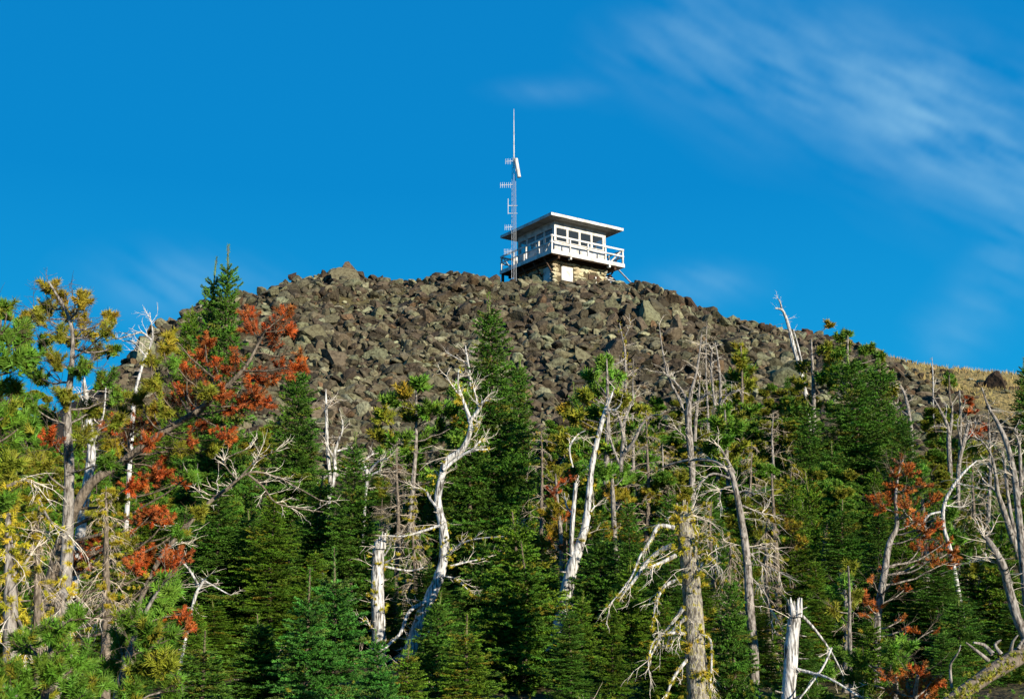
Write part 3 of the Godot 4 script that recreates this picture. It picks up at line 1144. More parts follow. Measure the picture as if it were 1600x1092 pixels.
# A dead tree: trunk path, explicit limb paths, and `fuzz` bare twigs along limbs and upper trunk.
func snag(called: String, label: String, d: float, trunk: Array, limbs: Array, s: int, fuzz := 6, stuff := "weathered_wood", jagged := false, lichen := 0, droop := 0.0, limb_stuff := "") -> Node3D:
	var r := rng_of(s)
	var tp := rooted(path(d, trunk, r, r.randf_range(-0.4, 0.4)))
	var at: Vector3 = tp[0][0]
	var o := thing(called, label, "dead tree", at)
	var sm := smooth(shifted(tp[0], at), tp[1], 5)
	var tpts: Array = sm[0]
	var trad: Array = sm[1]
	for i in trad.size():
		trad[i] = trad[i] * (1.0 + 0.1 * wob.get_noise_2d(i * 9.0, s * 31.0))
	var mb := MB.new()
	mb.tube(tpts, trad, 14, Color.WHITE, 0.09, r)
	if jagged:
		var e: Vector3 = tpts[tpts.size() - 1]
		var er: float = trad[trad.size() - 1]
		for k in 16:
			var a := k * 2.39996
			var q := e + Vector3(cos(a), 0, sin(a)) * er * (0.75 if k % 3 else 0.4)
			stick(mb, q - Vector3(0, 0.12, 0), q + Vector3(cos(a) * 0.03, 0.03 + 0.12 * pow(r.randf(), 2.0) + 0.09 * maxf(0.0, cos(a - 0.6)), 0.0), er * r.randf_range(0.28, 0.45), Color.WHITE)
	for k in 12:                     # knots and snapped off stubs
		var i := r.randi_range(2, tpts.size() - 2)
		var az := r.randf() * TAU
		var out := Vector3(cos(az), r.randf_range(-0.2, 0.5), sin(az))
		stick(mb, tpts[i], tpts[i] + out * (float(trad[i]) + r.randf_range(0.03, 0.16)), maxf(0.012, float(trad[i]) * r.randf_range(0.15, 0.3)), Color(0.7, 0.66, 0.6))
	part("trunk", mb.mesh(M[stuff]), o)
	var tw := MB.new()
	var lt := MB.new()
	for lb in limbs:
		var q := path(d, lb, r, r.randf_range(-0.5, 0.5) * (absf(lb[lb.size() - 3] - lb[0]) + 30.0) * d / F)
		var s2 := smooth(shifted(q[0], at), q[1], 4)
		mb = MB.new()
		mb.tube(s2[0], s2[1], 8, Color.WHITE, 0.07, r)
		part("limb", mb.mesh(M[limb_stuff if limb_stuff else stuff]), o)
		var m: int = s2[0].size()
		for k in fuzz:
			var i := r.randi_range(1, m - 1)
			var dir: Vector3 = s2[0][i] - s2[0][i - 1]
			twigs(tw, s2[0][i], dir.normalized() + Vector3(r.randf_range(-0.9, 0.9), r.randf_range(-0.4, 0.8) - droop, r.randf_range(-0.9, 0.9)), r.randf_range(0.15, 0.45), minf(0.009, float(s2[1][i])), 1, r, Color(0.66, 0.6, 0.52), droop * 0.4)
		if lichen:
			for k in lichen / 3:
				var i := r.randi_range(0, m - 1)
				lt.add(T.tuft[r.randi() % 5], Transform3D(frame_of(Vector3(r.randfn(), r.randfn() - 0.5, r.randfn()), 0.0).scaled_local(Vector3.ONE * r.randf_range(0.3, 0.7)), s2[0][i]), tinted(LICHEN, r, 0.3, 0.1))
	for k in fuzz * 2:
		var i := r.randi_range(int(tpts.size() * 0.35), tpts.size() - 1)
		var az := r.randf() * TAU
		twigs(tw, tpts[i], Vector3(cos(az), r.randf_range(-0.3, 0.6) - droop, sin(az)), r.randf_range(0.2, 0.7), 0.01, 1, r, Color(0.6, 0.54, 0.46), droop * 0.4)
	if tw.v.size():
		part("twigs", tw.mesh(M.twig_wood), o, "stuff")
	for k in lichen:
		var i := r.randi_range(3, tpts.size() - 1)
		var az := r.randf() * TAU
		var out := Vector3(cos(az), 0, sin(az))
		for j in 3:
			lt.add(T.tuft[r.randi() % 5], Transform3D(frame_of(out + Vector3(r.randfn(), r.randfn(), r.randfn()) * 0.5, 0.0).scaled_local(Vector3.ONE * r.randf_range(0.4, 0.9)), tpts[i] + out * trad[i] + Vector3(r.randfn(), r.randfn(), r.randfn()) * 0.06), tinted(LICHEN, r, 0.3, 0.12))
	if lt.v.size():
		part("lichen", lt.mesh(M.lichen_tufts), o, "stuff")
	return o

# A dead conifer that kept its fine branches: straight trunk and many thin bare limbs.
func bare_tree(called: String, label: String, px: float, top: float, d: float, bottom: float, width: float, s: int, n := 34, stuff := "pale_bark", droop := 0.15, lichen := 0, group := "", lean := 0.0) -> Node3D:
	var r := rng_of(s)
	var w0 := 0.15 * F / d
	var tp := rooted(path(d, [px + lean, bottom, w0, px + lean * 0.6 + r.randf_range(-4, 4), lerpf(bottom, top, 0.4), w0 * 0.75, px + lean * 0.2 + r.randf_range(-4, 4), lerpf(bottom, top, 0.75), w0 * 0.45, px, top, w0 * 0.1], r))
	var at: Vector3 = tp[0][0]
	var o := thing(called, label, "dead tree", at, group)
	var sm := smooth(shifted(tp[0], at), tp[1], 5)
	var mb := MB.new()
	mb.tube(sm[0], sm[1], 8, Color.WHITE, 0.06, r)
	part("trunk", mb.mesh(M[stuff]), o)
	var pts: Array = sm[0]
	var tw := MB.new()
	var lt := MB.new()
	var m := pts.size()
	for k in n:
		var f := (k + r.randf()) / n
		var i := clampi(int(lerpf(m * 0.3, m - 1, f)), 1, m - 1)
		var az := r.randf() * TAU
		var l := width * 0.5 * d / F * (1.15 - 0.85 * f) * r.randf_range(0.5, 1.1)
		twigs(tw, pts[i], Vector3(cos(az), 0.35 - droop * 2.0, sin(az)), l, 0.005 + 0.006 * l, 2, r, Color(0.5, 0.42, 0.33), droop)
		if lichen:
			for j in lichen:
				lt.add(T.tuft[r.randi() % 5], Transform3D(frame_of(Vector3(r.randfn(), r.randfn(), r.randfn()), 0.0).scaled_local(Vector3.ONE * r.randf_range(0.3, 0.7)), pts[i] + Vector3(cos(az), 0.1, sin(az)) * l * r.randf()), tinted(LICHEN * 0.75, r, 0.3, 0.12))
	part("branches", tw.mesh(M.twig_wood), o, "stuff")
	if lt.v.size():
		part("lichen", lt.mesh(M.lichen_tufts), o, "stuff")
	return o

# ------------------------------------------------------------------ the stand of trees
func build_firs() -> void:
	fir_at(355, 384, 34, 160, 1, "tall fir with two bare leaders standing against the skyline")
	fir_at(339, 404, 34.5, 120, 3, "slimmer companion stem crowded against the tall double topped fir")
	fir_at(300, 478, 40, 183, 2, "low bushy fir on the steep skyline beside the double topped fir", "fir_needles_yellowish")
	fir_at(462, 560, 30, 214, 0, "dense dark fir standing under the tip of the leaning red pine")
	fir_at(340, 748, 24, 244, 2, "broad fir below the lowest clumps of red needles")
	fir_at(432, 770, 23.5, 207, 4, "mid green fir between the broad fir and the two green saplings", "fir_needles_yellowish")
	fir_at(505, 742, 27, 159, 1, "fir crowded between the dark fir under the red pine and the narrow fir")
	fir_at(556, 676, 26, 152, 3, "narrow fir just beside the grey dead stump with the broken top")
	fir_at(762, 458, 34, 200, 1, "tallest dark fir in front of the middle of the talus")
	fir_at(814, 556, 35.5, 150, 0, "shorter fir sharing the flank of the tallest dark fir")
	fir_at(732, 610, 33, 183, 4, "dark fir filling the shade between the forked white snag and the tallest fir")
	fir_at(799, 800, 22, 232, 7, "young fir with a long pale leader in front of the tallest dark fir", "fir_needles_yellowish", "young_fir")
	fir_at(812, 845, 21.5, 146, 6, "smaller young fir touching the young fir with the long pale leader", "fir_needles", "young_fir")
	fir_at(521, 856, 17.5, 183, 5, "blue green fir sapling with the taller of two upright shoots", "fir_needles_bluish", "young_fir")
	fir_at(484, 888, 17, 146, 6, "blue green fir sapling with the shorter of two upright shoots", "fir_needles_bluish", "young_fir")
	fir_at(585, 985, 15.5, 122, 7, "fir sapling at the foot of the grey broken topped trunk", "fir_needles_bluish", "young_fir")
	fir_at(945, 826, 24, 207, 7, "dense young fir at the foot of the slender two stemmed white snag", "fir_needles", "young_fir")
	fir_at(988, 900, 23, 146, 7, "young fir between the dense young fir and the fat lichened trunk", "fir_needles", "young_fir")
	fir_at(690, 925, 19.5, 146, 7, "small dark fir at the bend of the forked white snag", "fir_needles", "young_fir")
	fir_at(730, 960, 18.5, 159, 5, "low bushy fir between the forked white snag and the young fir with a pale leader", "fir_needles_yellowish", "young_fir")
	fir_at(640, 1000, 17, 110, 5, "short yellow green fir in front of the foot of the forked snag", "fir_needles_yellowish", "young_fir")
	fir_at(1322, 548, 38, 232, 0, "broad black green fir, largest of the dark group beside the orange pine")
	fir_at(1262, 628, 37, 183, 4, "dark fir on the near edge of the group beside the olive pines")
	fir_at(1376, 560, 39, 183, 2, "dark fir behind the top of the orange pine")
	fir_at(1408, 640, 36, 159, 0, "fir between the dark group and the grey forked snags on the slope")
	fir_at(1300, 690, 34, 171, 1, "shaded fir in the deepest gap of the dark group")
	fir_at(1462, 868, 23.5, 232, 2, "broad fir beside the trunk of the orange pine")
	fir_at(1500, 930, 22, 159, 7, "young fir above the fallen log's upturned roots", "fir_needles", "young_fir")
	fir_at(1600, 560, 60, 73, 7, "small dark fir cut by the frame's edge on the grassy ridge", "fir_needles", "young_fir")
	fir_at(1035, 985, 20, 134, 5, "low fir hidden behind the bleached limbs of the fat lichened trunk", "fir_needles", "young_fir")
	fir_at(1120, 1010, 21, 110, 5, "little fir on the mossy patch between the fat trunk and the thin crooked trunk", "fir_needles", "young_fir")
	fir_at(400, 960, 18, 183, 7, "bushy fir in the lower corner between the red needles and the two saplings", "fir_needles", "young_fir")
	fir_at(320, 985, 16.5, 183, 5, "low fir under the broad fir with grey dead sticks at its foot", "fir_needles", "young_fir")

func build_pines() -> void:
	var g := GREEN
	var y := YELLOW.lerp(OLIVE, 0.45)
	var ol := OLIVE
	# the tall pine on the near slope, its upper clumps turning yellow
	pine("pine_tree", "tall ragged pine with yellowing tufts rising into the blue sky", 14.5,
		[95, 1092, 34, 100, 960, 27, 104, 850, 23, 107, 740, 20, 104, 640, 16, 112, 560, 10, 108, 500, 7, 75, 440, 4],
		[[75, 445, 14, y, 11], [95, 462, 12, y, 8], [128, 468, 12, y, 9], [70, 478, 13, ol, 9], [105, 490, 14, y, 9], [128, 497, 10, y, 6], [172, 495, 12, y, 9], [165, 515, 9, ol, 5], [42, 490, 9, y, 5], [60, 495, 10, ol, 6], [90, 520, 15, ol, 9],
		[65, 535, 13, g, 8], [115, 530, 13, ol, 8], [140, 520, 9, y, 5], [150, 545, 14, ol, 8], [175, 545, 9, g, 6], [85, 560, 16, ol, 9], [125, 575, 18, g, 10], [165, 590, 18, g, 12], [60, 590, 18, g, 12], [100, 615, 18, ol, 10], [185, 612, 15, g, 9],
		[145, 640, 18, ol, 10], [70, 650, 20, g, 12], [180, 655, 15, ol, 8], [45, 625, 14, g, 9], [130, 680, 18, ol, 8], [75, 682, 14, RUST, 9], [60, 720, 18, ol, 9], [170, 720, 16, g, 8]], 11, 0.7, "pale_bark", 6, 0.78)
	pine("pine_tree", "dark green pine reaching in past the edge beside the yellowing pine", 12,
		[-40, 1092, 24, -35, 900, 20, -25, 700, 15, -10, 560, 8, 0, 500, 5],
		[[8, 482, 14, g, 9], [-12, 478, 14, g, 8], [32, 510, 12, g, 9], [35, 530, 14, g, 10], [10, 560, 22, g, 12], [45, 560, 16, g, 11], [-10, 600, 20, g, 10], [25, 610, 18, g, 12], [8, 650, 20, g, 10], [40, 660, 14, g, 9], [12, 520, 8, g, 4], [20, 720, 18, ol, 8], [5, 780, 18, g, 8]], 12, 0.5, "brown_bark", 3, 0.95)
	# the leaning pine with rust red needles
	var r_ := RUST
	pine("pine_tree", "leaning pine with a long slanting trunk and rust red dead needles", 16,
		[60, 1092, 28, 80, 900, 24, 130, 770, 20, 190, 722, 17, 255, 675, 14, 310, 640, 12, 352, 605, 10, 385, 570, 7, 404, 535, 5, 415, 515, 3],
		[[388, 492, 12, r_, 10], [392, 512, 12, r_, 9], [445, 488, 12, r_, 11], [438, 508, 16, r_, 14], [415, 522, 13, r_, 8], [452, 515, 10, r_, 7], [428, 540, 10, r_, 5], [320, 535, 14, r_, 12], [310, 555, 12, r_, 10], [335, 570, 10, r_, 6], [290, 580, 16, r_, 12], [310, 595, 15, r_, 10], [350, 575, 14, r_, 9],
		[470, 555, 8, ORANGE, 4], [475, 570, 8, ORANGE, 3], [440, 578, 16, r_, 14], [410, 592, 16, r_, 13], [460, 572, 9, r_, 6], [385, 582, 12, r_, 7], [395, 615, 20, r_, 18], [375, 630, 16, r_, 12], [412, 628, 12, r_, 9], [345, 615, 14, r_, 10], [360, 640, 12, r_, 8], [295, 625, 16, r_, 11], [285, 605, 12, r_, 7],
		[225, 660, 16, r_, 12], [200, 680, 18, r_, 14], [175, 665, 14, r_, 10], [235, 690, 12, r_, 7], [310, 665, 12, r_, 8], [300, 690, 9, r_, 5], [255, 735, 18, r_, 13], [232, 748, 14, r_, 9], [285, 750, 12, r_, 6], [240, 800, 18, r_, 12], [215, 815, 14, r_, 8], [260, 810, 12, r_, 6],
		[232, 868, 20, r_, 16], [265, 878, 20, r_, 16], [210, 885, 16, r_, 11], [285, 865, 12, r_, 9], [245, 900, 16, r_, 9], [150, 855, 18, r_, 13], [130, 875, 14, r_, 9], [280, 960, 14, r_, 9], [290, 980, 9, r_, 5],
		[255, 545, 16, y, 9], [235, 560, 14, ol, 8], [270, 565, 10, BRIGHT, 7], [240, 600, 18, ol, 10], [215, 620, 18, ol, 9], [260, 640, 14, ol, 8], [190, 640, 14, ol, 8], [265, 525, 9, y, 5], [330, 700, 14, ol, 8], [300, 740, 14, g, 8], [180, 780, 18, ol, 9], [280, 830, 14, g, 8], [200, 850, 14, ol, 8], [310, 800, 12, ol, 6], [290, 700, 16, ol, 9], [320, 610, 14, ol, 8], [350, 680, 14, r_, 9], [270, 625, 14, r_, 8], [205, 755, 14, r_, 8], [180, 700, 16, y, 9], [150, 800, 16, ol, 9], [240, 640, 12, y, 7], [370, 555, 12, r_, 7]], 13, 0.8, "brown_bark", 5, 0.85)
	pine("young_pine", "bushy green young pine filling the near lower corner", 10.5,
		[60, 1150, 20, 70, 1080, 15, 78, 1010, 9, 80, 960, 5],
		[[40, 1000, 26, g, 15], [85, 985, 22, g, 14], [120, 960, 18, g, 12], [20, 1050, 28, g, 16], [75, 1045, 28, g, 16], [125, 1030, 26, g, 16], [60, 1085, 28, g, 16], [115, 1080, 28, g, 16], [10, 1090, 26, g, 14], [100, 1010, 20, g, 12], [150, 1070, 20, g, 12]], 14, 0.5, "brown_bark", 2, 0.75)
	pine("young_pine", "green pine branch work spilling over under the lowest red needles", 13,
		[170, 1150, 22, 190, 1060, 15, 215, 980, 10, 245, 925, 5],
		[[205, 965, 22, g, 13], [245, 945, 20, BRIGHT, 13], [262, 925, 18, BRIGHT, 12], [230, 990, 22, g, 13], [190, 1000, 20, g, 12], [260, 990, 18, g, 10], [215, 1040, 22, g, 12], [170, 1045, 20, g, 12], [255, 1035, 20, ol, 10], [275, 1070, 20, g, 10], [200, 1085, 22, g, 12], [260, 905, 12, BRIGHT, 8]], 15, 0.5, "pale_bark", 4, 0.95)
	pine("pine_tree", "rounded green pine with pale bare stems at the talus foot", 33,
		[640, 860, 12, 645, 760, 10, 650, 690, 7, 650, 600, 3],
		[[610, 625, 14, BRIGHT, 9], [630, 612, 13, y, 8], [655, 600, 14, BRIGHT, 10], [600, 650, 18, ol, 11], [640, 645, 18, ol, 11], [670, 640, 18, g, 12], [700, 640, 18, BRIGHT, 14], [715, 610, 14, BRIGHT, 10], [690, 670, 22, BRIGHT, 16], [660, 690, 22, g, 15], [620, 690, 24, g, 15], [715, 690, 18, BRIGHT, 12], [640, 720, 24, g, 15], [700, 725, 24, g, 16], [600, 715, 18, g, 11], [680, 750, 22, g, 13], [590, 680, 14, ol, 8], [720, 660, 12, y, 7]], 16, 0.9, "pale_bark", 5, 1.2)
	pine("pine_tree", "yellow green pine behind the tops of the two stemmed white snag", 31,
		[945, 820, 14, 948, 720, 11, 950, 640, 8, 948, 560, 3],
		[[945, 570, 14, BRIGHT, 10], [925, 590, 14, BRIGHT, 9], [962, 590, 14, BRIGHT, 10], [940, 610, 18, BRIGHT, 13], [915, 620, 14, ol, 9], [970, 625, 16, ol, 10], [900, 650, 16, ol, 10], [930, 650, 16, g, 11], [1000, 640, 14, ol, 8], [985, 665, 18, g, 11], [1010, 680, 16, g, 10], [880, 690, 16, ol, 10], [905, 700, 16, g, 10], [960, 700, 18, g, 11], [1010, 720, 18, g, 12], [885, 640, 12, y, 7]], 17, 0.9, "pale_bark", 5, 1.2)
	pine("pine_tree", "pine with yellow and golden clumps between the two white snags", 27,
		[965, 980, 14, 962, 880, 12, 958, 780, 9, 955, 720, 4],
		[[945, 735, 18, BRIGHT, 13], [975, 740, 18, BRIGHT, 13], [955, 770, 20, y, 14], [980, 775, 14, y, 9], [940, 785, 14, g, 9], [970, 810, 18, y, 11], [985, 840, 16, YELLOW, 9], [950, 830, 16, y, 10], [1000, 880, 14, y, 8], [1010, 910, 18, ol, 11], [1020, 940, 18, ol, 11], [990, 930, 18, ol, 10], [925, 810, 12, y, 7]], 18, 0.7, "pale_bark", 2, 1.1)
	pine("pine_tree", "pine clump of golden orange needles against the tallest dark fir", 27.5,
		[880, 960, 12, 878, 860, 10, 872, 790, 6, 868, 740, 3],
		[[868, 795, 15, y, 10], [880, 808, 12, ORANGE, 8], [855, 845, 15, YELLOW, 10], [875, 850, 13, ORANGE, 9], [865, 825, 13, YELLOW, 9], [885, 785, 11, y, 7], [870, 740, 14, ol, 8], [865, 765, 12, RUST, 6], [890, 750, 12, RUST, 5], [850, 800, 10, y, 6]], 19, 0.5, "pale_bark", 2, 1.0)
	pine("pine_tree", "thin pine with pale trunk and orange dead needles by the fallen log", 19.5,
		[1370, 1092, 18, 1370, 1010, 17, 1372, 960, 15, 1382, 900, 14, 1390, 850, 12, 1402, 822, 9, 1400, 780, 6, 1405, 740, 4, 1412, 718, 3],
		[[1410, 722, 11, ORANGE, 9], [1395, 735, 10, ORANGE, 7], [1420, 735, 10, ORANGE, 7], [1400, 755, 11, ORANGE, 8], [1360, 780, 11, ORANGE, 9], [1375, 788, 12, ORANGE, 10], [1390, 775, 9, ORANGE, 6], [1420, 765, 12, ORANGE, 9], [1445, 755, 10, ORANGE, 7], [1455, 780, 11, ORANGE, 7], [1420, 790, 14, ORANGE, 12], [1430, 815, 14, ORANGE, 12], [1445, 830, 14, ORANGE, 12], [1462, 820, 10, ORANGE, 7], [1440, 855, 14, ORANGE, 12], [1475, 850, 12, ORANGE, 9], [1490, 860, 10, ORANGE, 7], [1455, 875, 12, ORANGE, 8], [1485, 878, 8, ORANGE, 5],
		[1350, 935, 12, ORANGE, 10], [1365, 945, 12, ORANGE, 10], [1352, 955, 9, ORANGE, 6], [1374, 888, 8, ORANGE, 4], [1362, 902, 7, ORANGE, 4], [1398, 905, 6, ORANGE, 3], [1415, 920, 6, ORANGE, 3], [1425, 980, 10, ORANGE, 6], [1410, 965, 7, ORANGE, 3], [1458, 985, 6, ORANGE, 2]], 20, 0.5, "pale_bark", 4, 0.8)
	pine("pine_tree", "green pine showing between the clumps of the orange pine", 25,
		[1450, 960, 12, 1448, 860, 10, 1442, 780, 6, 1438, 735, 3],
		[[1440, 740, 14, BRIGHT, 11], [1435, 765, 14, BRIGHT, 11], [1465, 775, 14, g, 10], [1485, 800, 16, BRIGHT, 11], [1475, 830, 16, g, 11], [1495, 840, 16, BRIGHT, 11], [1510, 870, 16, g, 10], [1480, 880, 16, ol, 10], [1425, 800, 14, g, 9], [1520, 890, 14, ol, 8]], 21, 0.6, "pale_bark", 2, 1.05)
	pine("young_pine", "young pine with upright candles beside the orange pine's pale trunk", 19,
		[1330, 1060, 10, 1328, 990, 8, 1328, 930, 5, 1326, 885, 3],
		[[1326, 885, 10, ol, 8], [1322, 905, 11, BRIGHT, 9], [1305, 925, 11, BRIGHT, 7], [1335, 930, 10, ol, 6], [1300, 950, 10, ol, 6], [1315, 960, 12, g, 7]], 22, 0.3, "pale_bark", 2, 0.95)
	pine("young_pine", "low green pine growing against the foot of the orange pine", 18.5,
		[1400, 1100, 12, 1400, 1060, 9, 1400, 1010, 5],
		[[1395, 1015, 16, BRIGHT, 11], [1415, 1010, 14, BRIGHT, 9], [1410, 1035, 16, g, 10], [1390, 1045, 14, g, 9], [1310, 1020, 16, BRIGHT, 10], [1290, 1050, 18, BRIGHT, 11], [1330, 1055, 18, g, 11], [1345, 1030, 14, g, 9], [1280, 1085, 18, g, 10], [1350, 1080, 16, g, 9]], 23, 0.5, "pale_bark", 2, 0.95)
	pine("young_pine", "bush of rust orange dead needles at the bottom beside the fallen log", 16,
		[1430, 1130, 12, 1430, 1090, 9, 1435, 1055, 5],
		[[1410, 1060, 16, ORANGE, 12], [1435, 1050, 14, ORANGE, 11], [1460, 1060, 14, ORANGE, 10], [1420, 1080, 18, ORANGE, 14], [1450, 1082, 18, ORANGE, 14], [1395, 1080, 14, ORANGE, 9], [1390, 1055, 9, ORANGE, 5]], 24, 0.4, "pale_bark", 3, 0.75)
	pine("pine_tree", "olive green pine with a narrow crown against the rocks right of the grey paired snags", 44,
		[1162, 760, 10, 1160, 660, 8, 1160, 600, 5, 1158, 540, 3],
		[[1158, 545, 11, ol, 9], [1155, 565, 14, ol, 12], [1165, 580, 13, g, 11], [1150, 590, 14, g, 12], [1170, 600, 12, ol, 9], [1155, 615, 14, ol, 11], [1175, 640, 16, g, 12], [1145, 650, 16, ol, 12], [1160, 670, 18, g, 14], [1190, 670, 14, ol, 9], [1135, 690, 16, g, 11], [1180, 700, 18, g, 13]], 25, 0.9, "brown_bark", 1, 1.4)
	pine("pine_tree", "open topped pine with bare forked limbs on the skyline beside the leaning white snag", 46,
		[1273, 700, 10, 1272, 620, 8, 1270, 570, 6, 1268, 530, 3],
		[[1296, 508, 6, y, 4], [1290, 545, 12, ol, 9], [1255, 575, 12, ol, 8], [1300, 565, 12, ol, 9], [1285, 590, 14, g, 11], [1250, 600, 14, ol, 10], [1300, 600, 14, ol, 10], [1270, 630, 18, ol, 13], [1240, 640, 16, g, 11], [1300, 640, 16, g, 11]], 26, 0.8, "pale_bark", 6, 1.3)
	pine("pine_tree", "pine with dark tufts standing against the sky at the edge of the talus", 44,
		[1335, 700, 10, 1332, 620, 8, 1326, 570, 5, 1325, 525, 3],
		[[1325, 522, 8, g, 7], [1312, 528, 8, g, 6], [1318, 545, 11, g, 9], [1308, 555, 10, g, 8], [1350, 548, 8, g, 6], [1362, 545, 8, g, 7], [1375, 558, 7, g, 6], [1340, 575, 14, g, 11], [1300, 580, 14, g, 11], [1360, 590, 14, g, 11], [1385, 590, 14, g, 10], [1345, 610, 16, g, 12], [1395, 610, 12, ol, 9]], 27, 0.8, "pale_bark", 2, 1.3)
	pine("pine_tree", "sparse pine with reddish dead clumps below the dark pointed boulder", 42,
		[1500, 790, 10, 1500, 720, 8, 1502, 660, 5, 1500, 610, 3],
		[[1512, 625, 8, RUST, 5], [1515, 642, 9, RUST, 6], [1525, 675, 10, RUST, 6], [1540, 668, 8, RUST, 4], [1490, 660, 11, ol, 8], [1480, 690, 14, g, 11], [1510, 700, 14, g, 11], [1530, 700, 14, ol, 9], [1470, 720, 14, g, 10], [1500, 740, 16, g, 11]], 28, 0.7, "pale_bark", 4, 1.3)
	pine("pine_tree", "olive pine behind the drooping lichened branches near the short grey stump", 25,
		[1218, 1010, 16, 1216, 930, 14, 1212, 850, 11, 1208, 780, 6, 1206, 740, 3],
		[[1210, 760, 14, ol, 9], [1190, 780, 14, ol, 9], [1225, 790, 16, y, 9], [1200, 805, 16, y, 10], [1240, 820, 14, y, 9], [1185, 830, 14, ol, 8], [1230, 850, 14, y, 8], [1250, 845, 10, y, 6], [1195, 870, 16, ol, 9], [1180, 900, 14, ol, 8], [1225, 900, 14, y, 8], [1250, 920, 12, ol, 6], [1170, 930, 14, ol, 7]], 29, 0.8, "brown_bark", 7, 0.9)
	pine("pine_tree", "green pine with upright shoots in the middle distance by the tall grey trunk", 33,
		[1140, 860, 12, 1138, 760, 9, 1135, 690, 6, 1133, 640, 3],
		[[1133, 645, 12, BRIGHT, 9], [1120, 665, 13, g, 10], [1150, 670, 13, BRIGHT, 10], [1130, 690, 15, g, 12], [1110, 700, 13, g, 10], [1155, 700, 14, ol, 10], [1180, 730, 14, ol, 10], [1125, 730, 16, g, 12], [1160, 745, 16, g, 12], [1195, 760, 14, ol, 9], [1140, 775, 16, ol, 11]], 30, 0.8, "pale_bark", 4, 1.2)

